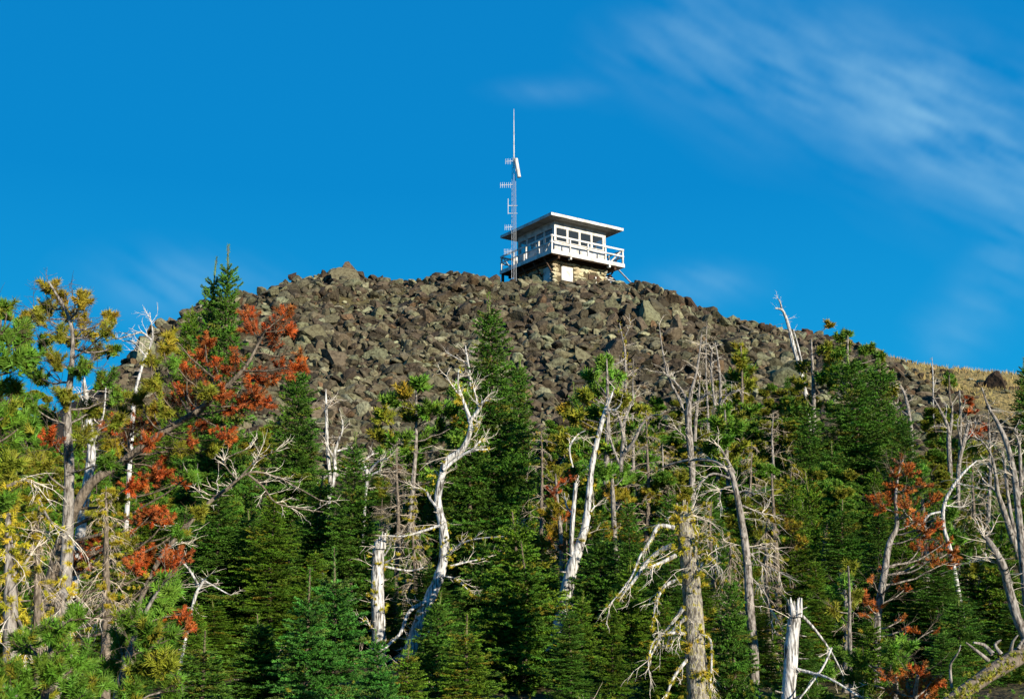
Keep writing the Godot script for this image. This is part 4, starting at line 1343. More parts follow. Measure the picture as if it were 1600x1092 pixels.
func build_snags() -> void:
	snag("snag", "white dead tree with a bent trunk and forked antler top", 24,
		[618, 1085, 26, 640, 1020, 24, 655, 970, 22, 676, 925, 23, 692, 880, 20, 693, 830, 18, 684, 785, 15, 690, 745, 14, 700, 718, 13, 722, 702, 12, 735, 672, 10, 732, 650, 8, 722, 622, 6, 716, 600, 4, 717, 575, 2.5],
		[[733, 660, 9, 748, 640, 7, 752, 630, 6, 765, 624, 2.5], [748, 638, 6, 742, 615, 4, 738, 596, 2], [722, 622, 5, 708, 605, 4, 698, 588, 2], [734, 674, 6, 745, 668, 4, 752, 655, 2], [692, 735, 8, 712, 718, 7, 735, 705, 6, 762, 702, 2.5], [735, 706, 5, 750, 690, 4, 758, 686, 2],
		[684, 795, 6, 672, 780, 5, 662, 765, 4, 640, 762, 2], [690, 820, 6, 660, 830, 5, 630, 838, 4, 600, 836, 2], [700, 868, 6, 720, 850, 4, 745, 842, 3.5, 790, 838, 1.5], [702, 885, 5, 730, 878, 3, 760, 872, 1.5], [668, 940, 9, 640, 955, 7, 625, 990, 6, 600, 1015, 5, 585, 1045, 3], [650, 985, 8, 640, 1000, 7, 632, 1020, 6, 628, 1050, 5], [690, 900, 5, 712, 905, 3, 735, 925, 1.5], [655, 1005, 5, 668, 990, 3, 680, 995, 1.5]], 41, 6, "weathered_wood", false, 34)
	snag("snag", "straight grey dead trunk with its top broken off and yellow lichen spots", 24.3,
		[590, 1100, 30, 592, 1000, 27, 590, 930, 26, 590, 870, 24, 594, 848, 21],
		[[600, 880, 5, 615, 872, 3, 622, 862, 1.5], [600, 885, 5, 640, 892, 4, 668, 884, 2], [582, 985, 5, 572, 970, 3, 560, 975, 1.5], [600, 868, 4, 612, 850, 2.5, 618, 838, 1.5]], 42, 4, "weathered_wood", true, 16)
	snag("snag", "slender two stemmed white dead tree leaning toward the golden pine", 24,
		[856, 1062, 32, 868, 1010, 30, 880, 950, 27, 892, 895, 24, 903, 860, 20, 914, 825, 15, 920, 780, 13, 924, 735, 12, 933, 690, 10, 942, 655, 9, 948, 635, 6],
		[[896, 885, 11, 893, 850, 10, 896, 800, 9, 900, 755, 8], [948, 640, 6, 955, 620, 4, 960, 606, 2], [945, 640, 6, 962, 640, 4, 972, 628, 2], [876, 968, 9, 890, 968, 8, 902, 965, 6], [897, 805, 4, 885, 790, 3, 882, 770, 1.5], [923, 800, 4, 930, 790, 3], [895, 730, 4, 890, 700, 4, 902, 680, 3, 915, 673, 1.5], [884, 940, 4, 895, 944, 3, 904, 950, 2]], 43, 3, "weathered_wood", false, 8)
	snag("snag", "group of curved white dead stems beside the two stemmed snag's top", 29,
		[968, 760, 10, 972, 715, 9, 974, 680, 8, 968, 655, 6, 962, 642, 4],
		[[973, 712, 8, 990, 690, 7, 1002, 665, 6, 1018, 650, 4, 1032, 648, 2], [974, 690, 7, 976, 660, 6, 985, 635, 4, 990, 622, 2], [970, 730, 6, 955, 690, 5, 952, 660, 3], [962, 650, 4, 950, 640, 3, 944, 630, 1.5]], 44, 5, "pale_bark")
	snag("snag", "fat broken trunk coated in yellow lichen with a jagged white top", 18,
		[1092, 1110, 43, 1088, 1040, 41, 1084, 970, 39, 1080, 900, 37, 1074, 850, 34, 1068, 815, 31, 1064, 800, 25],
		[[1054, 825, 10, 1030, 822, 9, 1018, 842, 7, 1000, 870, 5, 985, 905, 4, 950, 948, 2], [1052, 852, 11, 1030, 862, 9, 1010, 880, 8, 985, 915, 6, 965, 935, 4], [1056, 868, 9, 1036, 878, 7, 1015, 886, 4], [1062, 905, 8, 1040, 915, 6, 1028, 935, 5, 1022, 960, 3, 1018, 985, 1.5], [1068, 950, 9, 1050, 975, 7, 1030, 1000, 6, 1015, 1030, 4], [1072, 965, 8, 1052, 985, 6, 1040, 1010, 5, 1022, 1010, 3], [1070, 990, 8, 1040, 990, 6, 1020, 1005, 4, 1012, 1040, 2], [1075, 1030, 8, 1055, 1055, 6, 1040, 1090, 4],
		[1062, 812, 9, 1074, 806, 8, 1082, 796, 5], [1088, 900, 6, 1105, 870, 4, 1118, 880, 2], [1090, 990, 6, 1110, 1000, 5, 1112, 1040, 4, 1108, 1085, 3], [1084, 850, 5, 1100, 835, 3, 1120, 850, 2]], 45, 6, "lichened_bark", true, 90, 0.3, "weathered_wood")
	snag("snag", "thin pale trunk crooked at the top with arching bare branches", 20,
		[1180, 1100, 20, 1178, 1020, 19, 1172, 950, 17, 1168, 880, 16, 1160, 820, 14, 1152, 775, 12, 1145, 745, 10, 1138, 728, 8],
		[[1142, 742, 8, 1120, 722, 7, 1090, 718, 6, 1060, 722, 5, 1035, 730, 2], [1148, 740, 7, 1132, 710, 5, 1122, 695, 3], [1146, 750, 6, 1115, 740, 5, 1095, 755, 4, 1085, 770, 2], [1152, 770, 5, 1165, 768, 4, 1178, 772, 2], [1160, 790, 5, 1185, 800, 3, 1205, 805, 1.5], [1168, 860, 4, 1190, 880, 3, 1210, 890, 2, 1240, 905, 1.5], [1145, 760, 4, 1128, 765, 3, 1125, 785, 1.5], [1172, 900, 4, 1200, 935, 3, 1208, 1000, 1.5], [1166, 870, 4, 1188, 862, 3, 1200, 872, 1.5]], 46, 5, "pale_bark", false, 0, 0.15)
	snag("stump", "short silvery broken trunk with a splintered top near the bottom edge", 17,
		[1232, 1110, 28, 1235, 1050, 27, 1238, 1000, 26, 1242, 965, 25, 1243, 950, 24],
		[[1254, 962, 6, 1275, 985, 5, 1300, 1020, 4, 1318, 1055, 2], [1246, 1046, 7, 1270, 1052, 6, 1300, 1062, 5, 1345, 1090, 4], [1300, 1012, 4, 1285, 1045, 4, 1250, 1092, 3]], 47, 2, "weathered_wood", true, 0)
	snag("snag", "tall grey dead trunk with a spreading bare crown before the rocks", 31,
		[1080, 860, 14, 1081, 790, 13, 1082, 740, 13, 1078, 690, 14, 1076, 650, 12, 1080, 615, 8, 1090, 575, 5, 1097, 520, 2],
		[[1076, 655, 8, 1060, 620, 6, 1045, 590, 5, 1035, 545, 3, 1030, 505, 1.5], [1078, 640, 6, 1066, 610, 5, 1040, 585, 3, 1020, 580, 1.5], [1086, 690, 8, 1088, 650, 7, 1092, 620, 5, 1094, 590, 2], [1078, 690, 4, 1058, 672, 3, 1040, 665, 1.5], [1080, 635, 5, 1098, 622, 4, 1108, 615, 2]], 48, 9, "pale_bark")
	snag("snag", "thin grey dead trunk with comb like dead twigs next to the tall grey trunk", 34,
		[1122, 780, 9, 1123, 720, 9, 1121, 680, 8, 1125, 640, 7, 1126, 600, 6, 1122, 560, 4, 1118, 535, 2],
		[[1124, 640, 6, 1135, 620, 4, 1148, 611, 3, 1160, 612, 1.5], [1118, 640, 6, 1112, 580, 5, 1113, 545, 2], [1122, 690, 4, 1105, 705, 3, 1092, 700, 1.5]], 49, 10, "pale_bark", false, 0, 0.2)
	snag("snag", "leaning white snag with a curled tip standing on the skyline", 50,
		[1262, 640, 9, 1256, 600, 9, 1248, 568, 8, 1240, 540, 8, 1234, 515, 7, 1228, 495, 6, 1222, 484, 5, 1212, 482, 3],
		[[1222, 484, 5, 1220, 474, 3, 1216, 466, 1.5], [1256, 600, 5, 1254, 570, 4, 1246, 535, 3, 1240, 515, 1.5]], 50, 4)
	snag("snag", "pale dead treetop with many forks low on the talus", 31,
		[512, 790, 9, 516, 760, 9, 514, 730, 8, 511, 700, 7, 510, 660, 6, 509, 625, 4, 509, 608, 2],
		[[518, 765, 8, 523, 735, 8, 522, 712, 7, 528, 690, 5, 535, 672, 4, 534, 655, 2], [522, 715, 5, 512, 700, 4, 508, 690, 3], [526, 705, 4, 545, 700, 3, 550, 705, 2], [520, 745, 6, 535, 740, 5, 545, 742, 2], [514, 740, 5, 500, 750, 4, 495, 755, 2], [509, 640, 3, 515, 628, 2]], 51, 6)
	snag("snag", "white splayed dead branches beside the narrow fir at the talus foot", 29,
		[570, 790, 5, 573, 755, 6, 572, 735, 6, 566, 722, 3],
		[[578, 735, 6, 590, 722, 4, 605, 716, 2], [578, 738, 6, 560, 728, 5, 575, 715, 3, 584, 708, 1.5], [580, 742, 5, 595, 735, 3]], 52, 5)
	snag("snag", "curved grey dead stem, tallest of the bleached stems by the frame's edge", 24,
		[1598, 860, 15, 1592, 800, 13, 1586, 745, 12, 1576, 700, 10, 1562, 665, 8, 1545, 635, 5, 1535, 605, 2],
		[[1596, 760, 8, 1594, 700, 6, 1586, 670, 4], [1590, 790, 6, 1604, 720, 4]], 53, 5, "pale_bark")
	snag("snag", "forked bleached dead stem leaning below the curved grey stem", 25,
		[1596, 885, 13, 1582, 838, 12, 1570, 800, 11, 1560, 770, 9, 1557, 745, 7, 1551, 715, 5, 1540, 695, 4, 1530, 686, 2],
		[[1558, 768, 6, 1545, 758, 5, 1537, 750, 4], [1588, 840, 8, 1578, 790, 7, 1572, 740, 6, 1568, 705, 4], [1552, 740, 4, 1548, 725, 4, 1542, 728, 2], [1576, 715, 4, 1584, 740, 4, 1586, 755, 3]], 54, 5, "pale_bark")
	snag("snag", "thick grey weathered trunk bending over beside the fallen log", 18,
		[1608, 1010, 20, 1590, 965, 18, 1576, 915, 17, 1570, 890, 16, 1558, 865, 14, 1545, 845, 11, 1537, 838, 6],
		[[1548, 850, 5, 1536, 835, 4, 1528, 825, 2], [1566, 885, 4, 1550, 875, 3, 1535, 870, 1.5]], 55, 4, "pale_bark")
	snag("snag", "grey dead stem with short prongs between the dark firs and the grass", 42,
		[1425, 700, 8, 1424, 670, 8, 1420, 640, 7, 1414, 615, 5, 1405, 600, 2],
		[[1423, 690, 5, 1408, 680, 4, 1405, 665, 3], [1420, 650, 4, 1408, 640, 3, 1402, 630, 1.5]], 56, 4, "pale_bark")
	snag("snag", "white two pronged dead stem below the thin grey pole snag", 40,
		[1484, 710, 9, 1483, 675, 8, 1477, 655, 6, 1467, 635, 4, 1458, 620, 2],
		[[1485, 680, 6, 1488, 655, 5, 1489, 632, 2], [1478, 655, 3, 1480, 640, 2]], 57, 3, "pale_bark")
	snag("snag", "white splintered dead stem below the reddish pine clumps", 36,
		[1498, 760, 8, 1500, 720, 8, 1506, 695, 8, 1514, 665, 5, 1518, 658, 3],
		[[1504, 700, 5, 1500, 680, 4, 1497, 660, 3, 1504, 640, 2], [1508, 690, 4, 1520, 675, 3, 1530, 655, 2]], 58, 4, "pale_bark")
	snag("snag", "thin grey pole snag standing up from the grassy ridge", 62,
		[1459, 625, 2.5, 1459, 600, 2.2, 1458, 575, 2, 1457, 558, 1], [[1460, 605, 1.5, 1464, 590, 1]], 59, 2)
	snag("snag", "arching pale branch between the orange pine and the bleached stems", 24,
		[1490, 880, 9, 1476, 825, 7, 1476, 790, 7, 1490, 760, 6, 1510, 735, 4, 1527, 720, 2],
		[[1470, 800, 5, 1452, 805, 4, 1440, 820, 3, 1428, 815, 2], [1478, 790, 3, 1500, 792, 2, 1515, 790, 1], [1495, 755, 3, 1520, 760, 2, 1535, 765, 1.5]], 60, 4)
	snag("snag", "thin dark broken trunk in the shade of the dark fir group", 26,
		[1290, 980, 12, 1288, 910, 10, 1288, 870, 9, 1291, 832, 6], [[1290, 900, 4, 1300, 880, 2]], 61, 3, "brown_bark", true, 10)
	snag("snag", "bleached white trunk half hidden behind the tall yellowing pine", 19,
		[135, 760, 18, 142, 715, 17, 140, 680, 15, 136, 640, 12, 132, 610, 9, 130, 590, 4], [[142, 700, 6, 160, 650, 4, 165, 600, 2], [138, 640, 5, 125, 620, 3]], 62, 3)
	snag("snag", "twisted bare white branches reaching over the sky beside the yellowing pine", 27,
		[205, 680, 9, 210, 620, 7, 222, 570, 6, 236, 535, 5, 238, 515, 3], [[236, 532, 5, 222, 520, 4, 205, 523, 3, 185, 530, 1.5], [225, 555, 3, 208, 535, 3, 190, 533, 1.5], [238, 520, 3, 235, 500, 2, 233, 495, 1]], 63, 6)
	snag("snag", "pale stub with yellow lichen at the very edge beside the yellowing pine", 13,
		[14, 1092, 30, 16, 960, 27, 14, 880, 20, 12, 830, 14, 12, 795, 8], [[20, 900, 7, 45, 870, 5, 60, 830, 3], [14, 940, 7, 40, 1000, 5, 35, 1050, 3], [10, 760, 8, 30, 752, 7, 48, 750, 4], [60, 780, 5, 78, 815, 5, 105, 835, 4, 108, 880, 2]], 64, 7, "pale_bark", false, 60, 0.4)
	snag("snag", "shaggy grey trunk draped with hanging dead roots below the yellowing pine", 13.5,
		[85, 1110, 30, 92, 1000, 28, 95, 940, 24, 98, 915, 14], [[92, 940, 6, 75, 980, 5, 70, 1030, 3], [96, 945, 6, 108, 990, 5, 112, 1040, 3], [92, 960, 5, 85, 1010, 4, 82, 1060, 3]], 65, 9, "pale_bark", false, 26, 0.5)
	snag("snag", "grey bare limbs fanning out past the foot of the leaning red pine", 19,
		[235, 900, 9, 285, 830, 8, 330, 782, 8, 365, 757, 7],
		[[352, 765, 6, 390, 738, 5, 430, 745, 4, 470, 765, 3, 505, 785, 2], [385, 740, 5, 410, 760, 4, 430, 785, 3, 470, 795, 3, 505, 800, 1.5], [375, 745, 4, 400, 720, 3, 430, 705, 2, 450, 690, 1.5], [370, 750, 3, 350, 720, 3, 390, 700, 2]], 66, 8, "brown_bark")
	snag("snag", "dead limb poking out low among the broad fir's branches", 20,
		[300, 950, 6, 310, 920, 6, 320, 905, 5], [[310, 915, 5, 295, 890, 4, 285, 880, 3], [315, 905, 4, 350, 925, 2.5, 360, 930, 1.5]], 67, 3)
	snag("snag", "fine twigged yellowish snag with a forked tip before the pale rocks", 47,
		[978, 700, 8, 977, 620, 7, 978, 580, 6, 976, 545, 5, 972, 525, 3, 968, 505, 2],
		[[974, 530, 3, 982, 515, 2, 985, 500, 1], [977, 560, 4, 960, 570, 3, 950, 560, 1.5], [978, 590, 3, 990, 580, 2]], 68, 6, "pale_bark", false, 20)
	snag("snag", "slim dead leader poking up among the yellow pine tops before the tallest fir", 38,
		[735, 640, 5, 734, 590, 5, 730, 560, 4, 727, 540, 2], [[733, 570, 3, 715, 560, 2, 700, 552, 1], [731, 560, 2, 738, 545, 1]], 69, 5)

	bare_tree("bare_pine", "brown dead pine full of fine bare twigs between the stump top and the narrow fir", 620, 690, 29, 880, 110, 71, 46, "brown_bark", 0.1)
	bare_tree("bare_pine", "bare brown branched pine leaning on the two curved white stems", 990, 560, 36, 790, 130, 72, 40, "pale_bark", 0.1, 1)
	bare_tree("bare_pine", "fine twigged dead pine right below the rocks with a fishbone of grey twigs", 1105, 500, 38, 800, 110, 73, 50, "pale_bark", 0.18)
	bare_tree("bare_pine", "drooping brown dead pine hung with yellow lichen beside the short silvery trunk", 1200, 800, 22, 1050, 150, 74, 44, "brown_bark", 0.35, 3)
	bare_tree("bare_pine", "dark tangle of drooping dead branches behind the crooked thin trunk", 1140, 830, 24, 1040, 140, 75, 44, "brown_bark", 0.35, 2)
	bare_tree("bare_pine", "lichen hung dead pine in the gap behind the forked white snag", 648, 770, 27, 1000, 110, 76, 44, "brown_bark", 0.3, 4)
	bare_tree("bare_pine", "grey dead sapling with whiskery twigs before the open topped pine", 1210, 640, 36, 800, 100, 77, 34, "pale_bark", 0.1)
	bare_tree("bare_pine", "whiskery bare pine at the grass edge among the bleached stems", 1545, 640, 33, 820, 120, 78, 38, "pale_bark", 0.1)
	bare_tree("bare_pine", "tangle of grey dead twigs under the yellowing pine's lowest limbs", 60, 790, 13.2, 1060, 170, 79, 46, "brown_bark", 0.3, 3)
	bare_tree("bare_pine", "lichen yellowed dead branches between the yellowing pine and the red clumps", 165, 760, 15, 1000, 150, 80, 46, "brown_bark", 0.25, 4)
	bare_tree("bare_pine", "bare brown tree with tawny twigs beside the golden pine", 1035, 690, 32, 860, 120, 81, 40, "pale_bark", 0.15, 1)
	bare_tree("bare_pine", "whiskered grey dead pine just uphill of the crooked thin trunk", 1175, 690, 29, 900, 110, 83, 44, "brown_bark", 0.2, 1)
	bare_tree("bare_pine", "tawny twigged dead pine between the lichened fat trunk and the crooked thin trunk", 1112, 780, 22.5, 1000, 100, 84, 40, "brown_bark", 0.25, 2)
	bare_tree("bare_pine", "dead twiggy pine crossing behind the curved white stems", 1010, 640, 28, 860, 120, 85, 40, "brown_bark", 0.15, 1)
	bare_tree("bare_pine", "half bare brown pine beside the golden orange clump", 845, 660, 30, 880, 90, 86, 36, "brown_bark", 0.15, 1)
	bare_tree("bare_pine", "drooping grey dead pine next to the shaded gap of the dark firs", 1238, 720, 27, 940, 100, 87, 40, "brown_bark", 0.3, 2)
	bare_tree("bare_pine", "leafless twiggy pine among the bleached stems near the arching pale branch", 1520, 720, 26, 920, 120, 88, 40, "brown_bark", 0.15, 1)
	pine("young_pine", "small dark green bush alone on the grass below the pole snag", 64, [1484, 612, 4, 1484, 600, 3, 1484, 585, 2], [[1484, 588, 8, GREEN, 8], [1478, 597, 8, OLIVE, 8], [1491, 598, 8, GREEN, 8]], 89, 0.4, "brown_bark", 0, 1.1)
	bare_tree("bare_pine", "dead twiggy pine on the dark side of the orange pine's trunk", 1322, 880, 21, 1060, 90, 82, 30, "pale_bark", 0.2, 1)

func build_log() -> void:
	var r := rng_of(91)
	var d := 14.0
	var pts := [P(1462, 1112, d), P(1508, 1080, d + 0.2), P(1555, 1048, d + 0.4), P(1602, 1020, d + 0.6), P(1660, 986, d + 0.8), P(1740, 940, d + 1.0)]
	var at: Vector3 = pts[0]
	var o := thing("fallen_log", "mossy fallen grey log sloping up past the bottom corner with upturned roots", "log", at)
	var sm := smooth(shifted(pts, at), [0.06, 0.075, 0.09, 0.1, 0.11, 0.12], 5)
	var mb := MB.new()
	mb.tube(sm[0], sm[1], 14, Color.WHITE, 0.07, r)
	part("trunk", mb.mesh(M.brown_bark), o)
	for q in [[1552, 1022, 10, 1538, 1008, 8, 1522, 1004, 3], [1565, 1022, 9, 1556, 1008, 6, 1565, 1000, 3], [1580, 1018, 8, 1584, 1002, 5, 1592, 992, 2], [1592, 1014, 8, 1600, 1000, 5, 1612, 988, 2], [1545, 1032, 9, 1528, 1018, 7, 1510, 1004, 3], [1488, 1075, 6, 1486, 1040, 5, 1498, 1020, 3, 1502, 1008, 1.5]]:
		var b := path(d + 0.5, q, r)
		var s2 := smooth(shifted(b[0], at), b[1], 4)
		mb = MB.new()
		mb.tube(s2[0], s2[1], 7, Color.WHITE, 0.1, r)
		part("root", mb.mesh(M.pale_bark), o)
	mb = MB.new()
	for k in 220:
		var i := r.randi_range(2, sm[0].size() - 1)
		var out := Vector3(0, r.randf_range(-0.3, 0.7), 1).normalized()
		mb.add(T.tuft[r.randi() % 5], Transform3D(frame_of(Vector3(r.randfn(), r.randfn(), r.randfn()), 0.0).scaled_local(Vector3.ONE * r.randf_range(0.25, 0.55)), sm[0][i] + out * sm[1][i] + Vector3(r.randfn(), 0, 0) * 0.06), tinted(Color(0.28, 0.28, 0.04), r, 0.3, 0.15))
	part("moss", mb.mesh(M.lichen_tufts), o, "stuff")

func build_fill() -> void:
	# the rest of the stand: trees that only show between the ones above
	var r := rng_of(97)
	var line := [[-100, 580], [60, 590], [150, 610], [230, 610], [430, 650], [520, 690], [600, 700], [690, 680], [850, 670], [880, 610], [930, 600], [1020, 595], [1100, 585], [1200, 580], [1300, 600], [1420, 630], [1500, 665], [1700, 650]]
	var marks := [[0, "the frame's edge"], [105, "the yellowing pine"], [200, "the slanting red trunk"], [300, "the lowest red clumps"], [380, "the red pine's tip"], [462, "the fir under the red tip"], [520, "the forked pale treetop"], [590, "the broken grey trunk"],
		[690, "the forked white snag"], [762, "the tallest dark fir"], [830, "the golden orange clump"], [890, "the two stemmed snag"], [960, "the golden pine"], [1020, "the curved white stems"], [1075, "the lichened fat trunk"], [1125, "the comb twigged snag"], [1165, "the crooked thin trunk"],
		[1235, "the silvery short trunk"], [1290, "the dark broken trunk"], [1340, "the black green fir"], [1400, "the orange pine"], [1460, "the grey pole snag"], [1505, "the splintered white stem"], [1555, "the forked bleached stem"], [1600, "the curved grey stem"]]
	var said := {}
	var told := func(start: String, x: float) -> String:      # names the nearest mark that no like tree has taken
		var near := marks.duplicate()
		near.sort_custom(func(a, b): return absf(a[0] - x) < absf(b[0] - x))
		for m in near.slice(0, 3):
			if not said.has(start + m[1]):
				said[start + m[1]] = true
				return start + m[1]
		return start + near[0][1]
	var protos := []
	var kinds := [[GREEN, OLIVE, BRIGHT], [OLIVE, OLIVE, GREEN], [GREEN, BRIGHT, GREEN], [OLIVE, GREEN, YELLOW.lerp(OLIVE, 0.6)]]
	for k in 4:
		var p := pine_auto(800, 400, 40, 115, 590, kinds[k], 600 + k * 3, "", "pine_tree", "", 28, 34)
		remove_child(p)
		names["pine_tree"] -= 1
		protos.append([p, P(800, 400, 40).y - p.position.y])
	var n := 0
	for row in [[53, 44], [48, 42], [43, 46], [38, 50], [33, 56], [28.5, 62], [25, 72], [21.5, 90], [18.5, 105]]:
		var d: float = row[0]
		var x := -60.0 + r.randf() * 30
		while x < 1680:
			var lx := 640.0
			for i in range(1, line.size()):
				if x < line[i][0]:
					lx = lerpf(line[i - 1][1], line[i][1], (x - line[i - 1][0]) / (line[i][0] - line[i - 1][0]))
					break
			var top := lx + r.randf_range(-15, 60) + (53.0 - d) * (5.5 if d > 22.0 else 9.0)
			var tip := P(x, top, d + r.randf_range(-1.5, 1.5))
			var hh := tip.y - ground(tip.x, -tip.z)
			if hh > 1.2 and hh < 9.0:
				var size := "short" if hh < 2.6 else "mid sized" if hh < 4.4 else "tall"
				var rank := "high up" if d > 40.0 else "midway up" if d > 27.0 else "low down"
				var firry := d < 27.0 or r.randf() < (0.45 if x < 850 or (x > 1240 and x < 1430) else 0.05)
				if firry:
					var pale := r.randi() % 2
					fir_at(x, top, -tip.z, r.randf_range(85, 130) * (36.0 / d if d > 23.0 else 1.15), [0, 1, 2, 3, 4, 7][r.randi() % 6], told.call("%s %s fir %s by " % [size, ["deep green", "yellowish"][pale], rank], x), ["fir_needles", "fir_needles_yellowish"][pale], "fir_tree", "firs packed in the stand")
				else:
					var ki := r.randi() % 4
					var src: Array = protos[ki]
					var o: Node3D = (src[0] as Node3D).duplicate()
					o.name = numbered("pine_tree")
					add_child(o)
					tag(o, told.call("%s %s pine %s by " % [size, ["mixed green", "olive", "bright green", "yellowing"][ki], rank], x), "tree", "pines packed in the stand")
					var sc: float = hh / src[1]
					o.position = Vector3(tip.x, ground(tip.x, -tip.z) - 0.05, tip.z)
					o.rotation.y = r.randf() * TAU
					o.scale = Vector3.ONE * sc * Vector3(clampf(1.0 / sc, 0.85, 1.25), 1, clampf(1.0 / sc, 0.85, 1.25))
				n += 1
			x += row[1] * r.randf_range(0.9, 1.6) * (0.74 if x > 850 and x < 1260 else 0.8 if x < 300 or x > 1420 else 1.0)
	for p in protos:
		(p[0] as Node3D).free()
	# low brush and dead sticks on the floor of the stand
	var leaf := MB.new()
	var wood := MB.new()
	for k in 1500:
		var d := r.randf_range(15, 50)
		var px := r.randf_range(-80, 1680)
		var p := P(px, 900, d)
		p.y = ground(p.x, d)
		var l := r.randf_range(0.25, 0.7)
		var dir := Vector3(r.randf_range(-0.8, 0.8), 1, r.randf_range(-0.8, 0.8))
		if k % 6 == 0:
			twigs(wood, p, dir, l, 0.008, 1, r, Color(0.5, 0.43, 0.34))
		else:
			var c: Color = [GREEN, OLIVE, BRIGHT, OLIVE][r.randi() % 4]
			for j in 4:
				var q := p + Vector3(r.randfn() * 0.15, r.randf() * l, r.randfn() * 0.15)
				leaf.add((T.tuft if d < 23.0 else T.brush)[r.randi() % 5], Transform3D(frame_of(dir + Vector3(r.randfn(), 0.5, r.randfn()), 0.0).scaled_local(Vector3.ONE * (r.randf_range(0.45, 0.7) if d < 23.0 else r.randf_range(0.8, 1.2))), q), tinted(c, r))
	for q in [["undergrowth", leaf.mesh(M.pine_needles), "low green brush covering the ground between the trees", "undergrowth"], ["dead_sticks", wood.mesh(M.twig_wood), "dead brown sticks standing in the brush between the trees", "sticks"]]:
		var o := alone(q[0], q[1], Vector3.ZERO)
		o.set_meta("kind", "stuff")
		o.set_meta("label", q[2])
		o.set_meta("category", q[3])

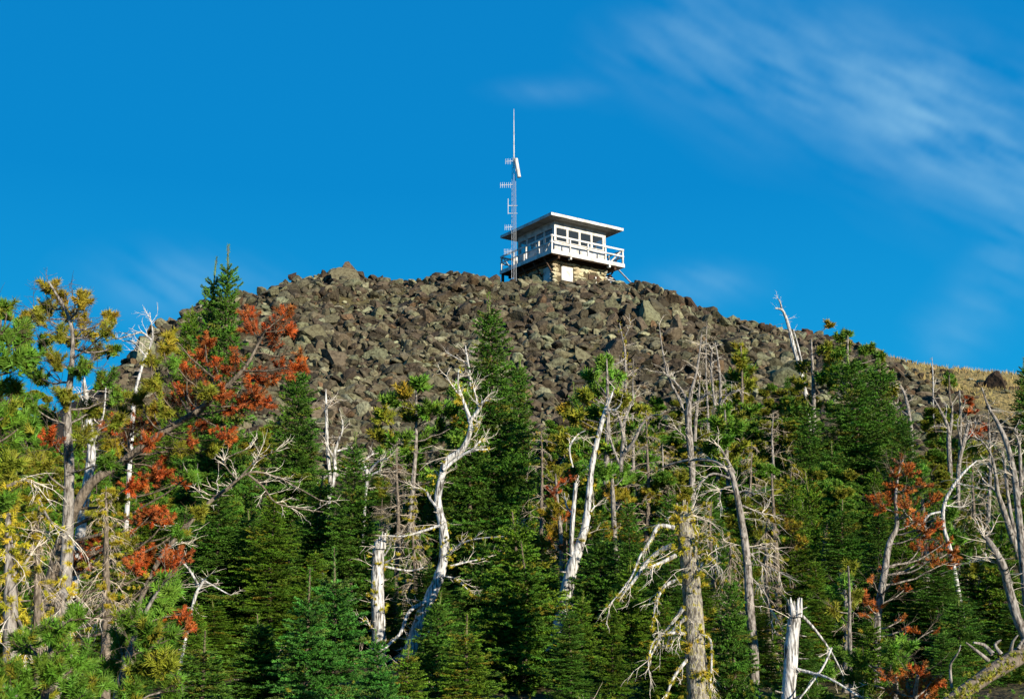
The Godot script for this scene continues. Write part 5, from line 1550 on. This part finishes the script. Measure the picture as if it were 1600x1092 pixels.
# ------------------------------------------------------------------ sky
func sky_image() -> ImageTexture:
	var w := 2048
	var h := 1024
	var n1 := FastNoiseLite.new()
	n1.seed = 7
	n1.frequency = 1.0
	n1.fractal_octaves = 5
	n1.fractal_gain = 0.55
	var data := PackedFloat32Array()
	data.resize(w * h * 3)
	# thin cirrus: [azimuth, elevation, width, strength] in degrees along the band
	var band := [[5.0, 26.0, 1.5, 0.06], [9.0, 26.6, 2.2, 0.2], [12.5, 25.3, 2.6, 0.22], [17.0, 24.0, 2.4, 0.3], [20.0, 22.3, 2.6, 0.42], [23.0, 20.6, 2.6, 0.34], [24.2, 17.5, 1.6, 0.26], [22.6, 14.6, 1.3, 0.16], [20.0, 12.2, 1.2, 0.1]]
	var zen := Vector3(0.004, 0.17, 0.5)
	var mid := Vector3(0.003, 0.25, 0.625)
	var hor := Vector3(0.015, 0.45, 0.84)
	for j in h:
		var el := 90.0 - (j + 0.5) / h * 180.0
		var row := j * w * 3
		if el < -1.0:
			for i in w * 3:
				data[row + i] = [0.05, 0.045, 0.035][i % 3]
			continue
		var ce := cos(deg_to_rad(el))
		var se := sin(deg_to_rad(el))
		var base := hor.lerp(mid, clampf(el / 20.0, 0.0, 1.0))
		base = base.lerp(zen, clampf((el - 20.0) / 30.0, 0.0, 1.0))
		for i in w:
			var az := fposmod((i + 0.5) / w * 360.0 + 180.0, 360.0) - 180.0
			var a := 0.0
			var d := Vector3(sin(deg_to_rad(az)) * ce, se, -cos(deg_to_rad(az)) * ce)
			if az > -25.0 and az < 34.0 and el < 40.0:
				for k in band.size() - 1:
					var p := Vector2(az, el)
					var p0 := Vector2(band[k][0], band[k][1])
					var p1 := Vector2(band[k + 1][0], band[k + 1][1])
					var t := clampf((p - p0).dot(p1 - p0) / (p1 - p0).length_squared(), 0.0, 1.0)
					var q := p.distance_to(p0.lerp(p1, t)) / lerpf(band[k][2], band[k + 1][2], t)
					a = maxf(a, lerpf(band[k][3], band[k + 1][3], t) * exp(-q * q * 0.9))
				for s in [[2.4, 24.6, 2.6, 0.5, 0.1], [8.8, 15.4, 2.4, 0.8, 0.24], [-15.5, 15.0, 3.4, 1.3, 0.22]]:
					var u := Vector2((az - s[0]) / s[2], (el - s[1]) / s[3])
					a = maxf(a, s[4] * exp(-u.length_squared()))
			if a > 0.004:
				var along_ := az * 0.87 - el * 0.49
				var cross_ := az * 0.49 + el * 0.87
				var nz := n1.get_noise_2d(along_ * 0.09, cross_ * 0.3)
				a *= clampf(0.75 + 1.1 * nz + 0.7 * n1.get_noise_2d(along_ * 0.22 + 40.0, cross_ * 1.3), 0.0, 1.9)
			else:
				a = 0.0
			if az > 40.0 or az < -40.0 or el > 42.0:
				var nz := n1.get_noise_3d(d.x * 3.0, d.y * 6.0, d.z * 3.0)
				a = clampf((nz - 0.25) * 0.5, 0.0, 0.2) * clampf((el - 8.0) / 10.0, 0.0, 1.0)
			var c := base.lerp(Vector3(0.36, 0.68, 0.9), a)
			var o := row + i * 3
			data[o] = c.x / 1.9
			data[o + 1] = c.y / 1.9
			data[o + 2] = c.z / 1.9
	return ImageTexture.create_from_image(Image.create_from_data(w, h, false, Image.FORMAT_RGBF, data.to_byte_array()))

func _ready() -> void:
	var cam := Camera3D.new()
	cam.name = "camera"
	cam.position = Vector3(0, EYE, 0)
	cam.rotation = Vector3(PITCH, 0, 0)
	cam.fov = rad_to_deg(2.0 * atan(546.0 / F))
	cam.near = 0.1
	cam.far = 4000.0
	add_child(cam)
	cam.current = true
	var env := Environment.new()
	env.background_mode = Environment.BG_SKY
	var pano := PanoramaSkyMaterial.new()
	pano.panorama = sky_image()
	var sky := Sky.new()
	sky.sky_material = pano
	env.sky = sky
	env.tonemap_mode = Environment.TONE_MAPPER_LINEAR
	env.tonemap_exposure = 1.9
	env.sdfgi_enabled = true
	env.ssao_enabled = true
	env.ssil_enabled = true
	var we := WorldEnvironment.new()
	we.name = "world"
	we.environment = env
	add_child(we)
	var sun := DirectionalLight3D.new()
	sun.name = "sun"
	sun.light_energy = 1.6
	sun.light_color = Color(1.0, 0.95, 0.86)
	sun.light_angular_distance = 0.5
	sun.shadow_enabled = true
	sun.rotation = Vector3(deg_to_rad(-17.0), deg_to_rad(40.0), 0)
	add_child(sun)
	wob.seed = 4
	wob.frequency = 0.11
	wob.fractal_octaves = 3
	fine.seed = 9
	fine.frequency = 0.08
	fine.fractal_octaves = 3
	make_materials()
	make_templates()
	make_crest()
	build_land()
	build_lookout()
	build_mast()
	fir_kinds()
	build_firs()
	build_pines()
	build_snags()
	build_log()
	build_fill()
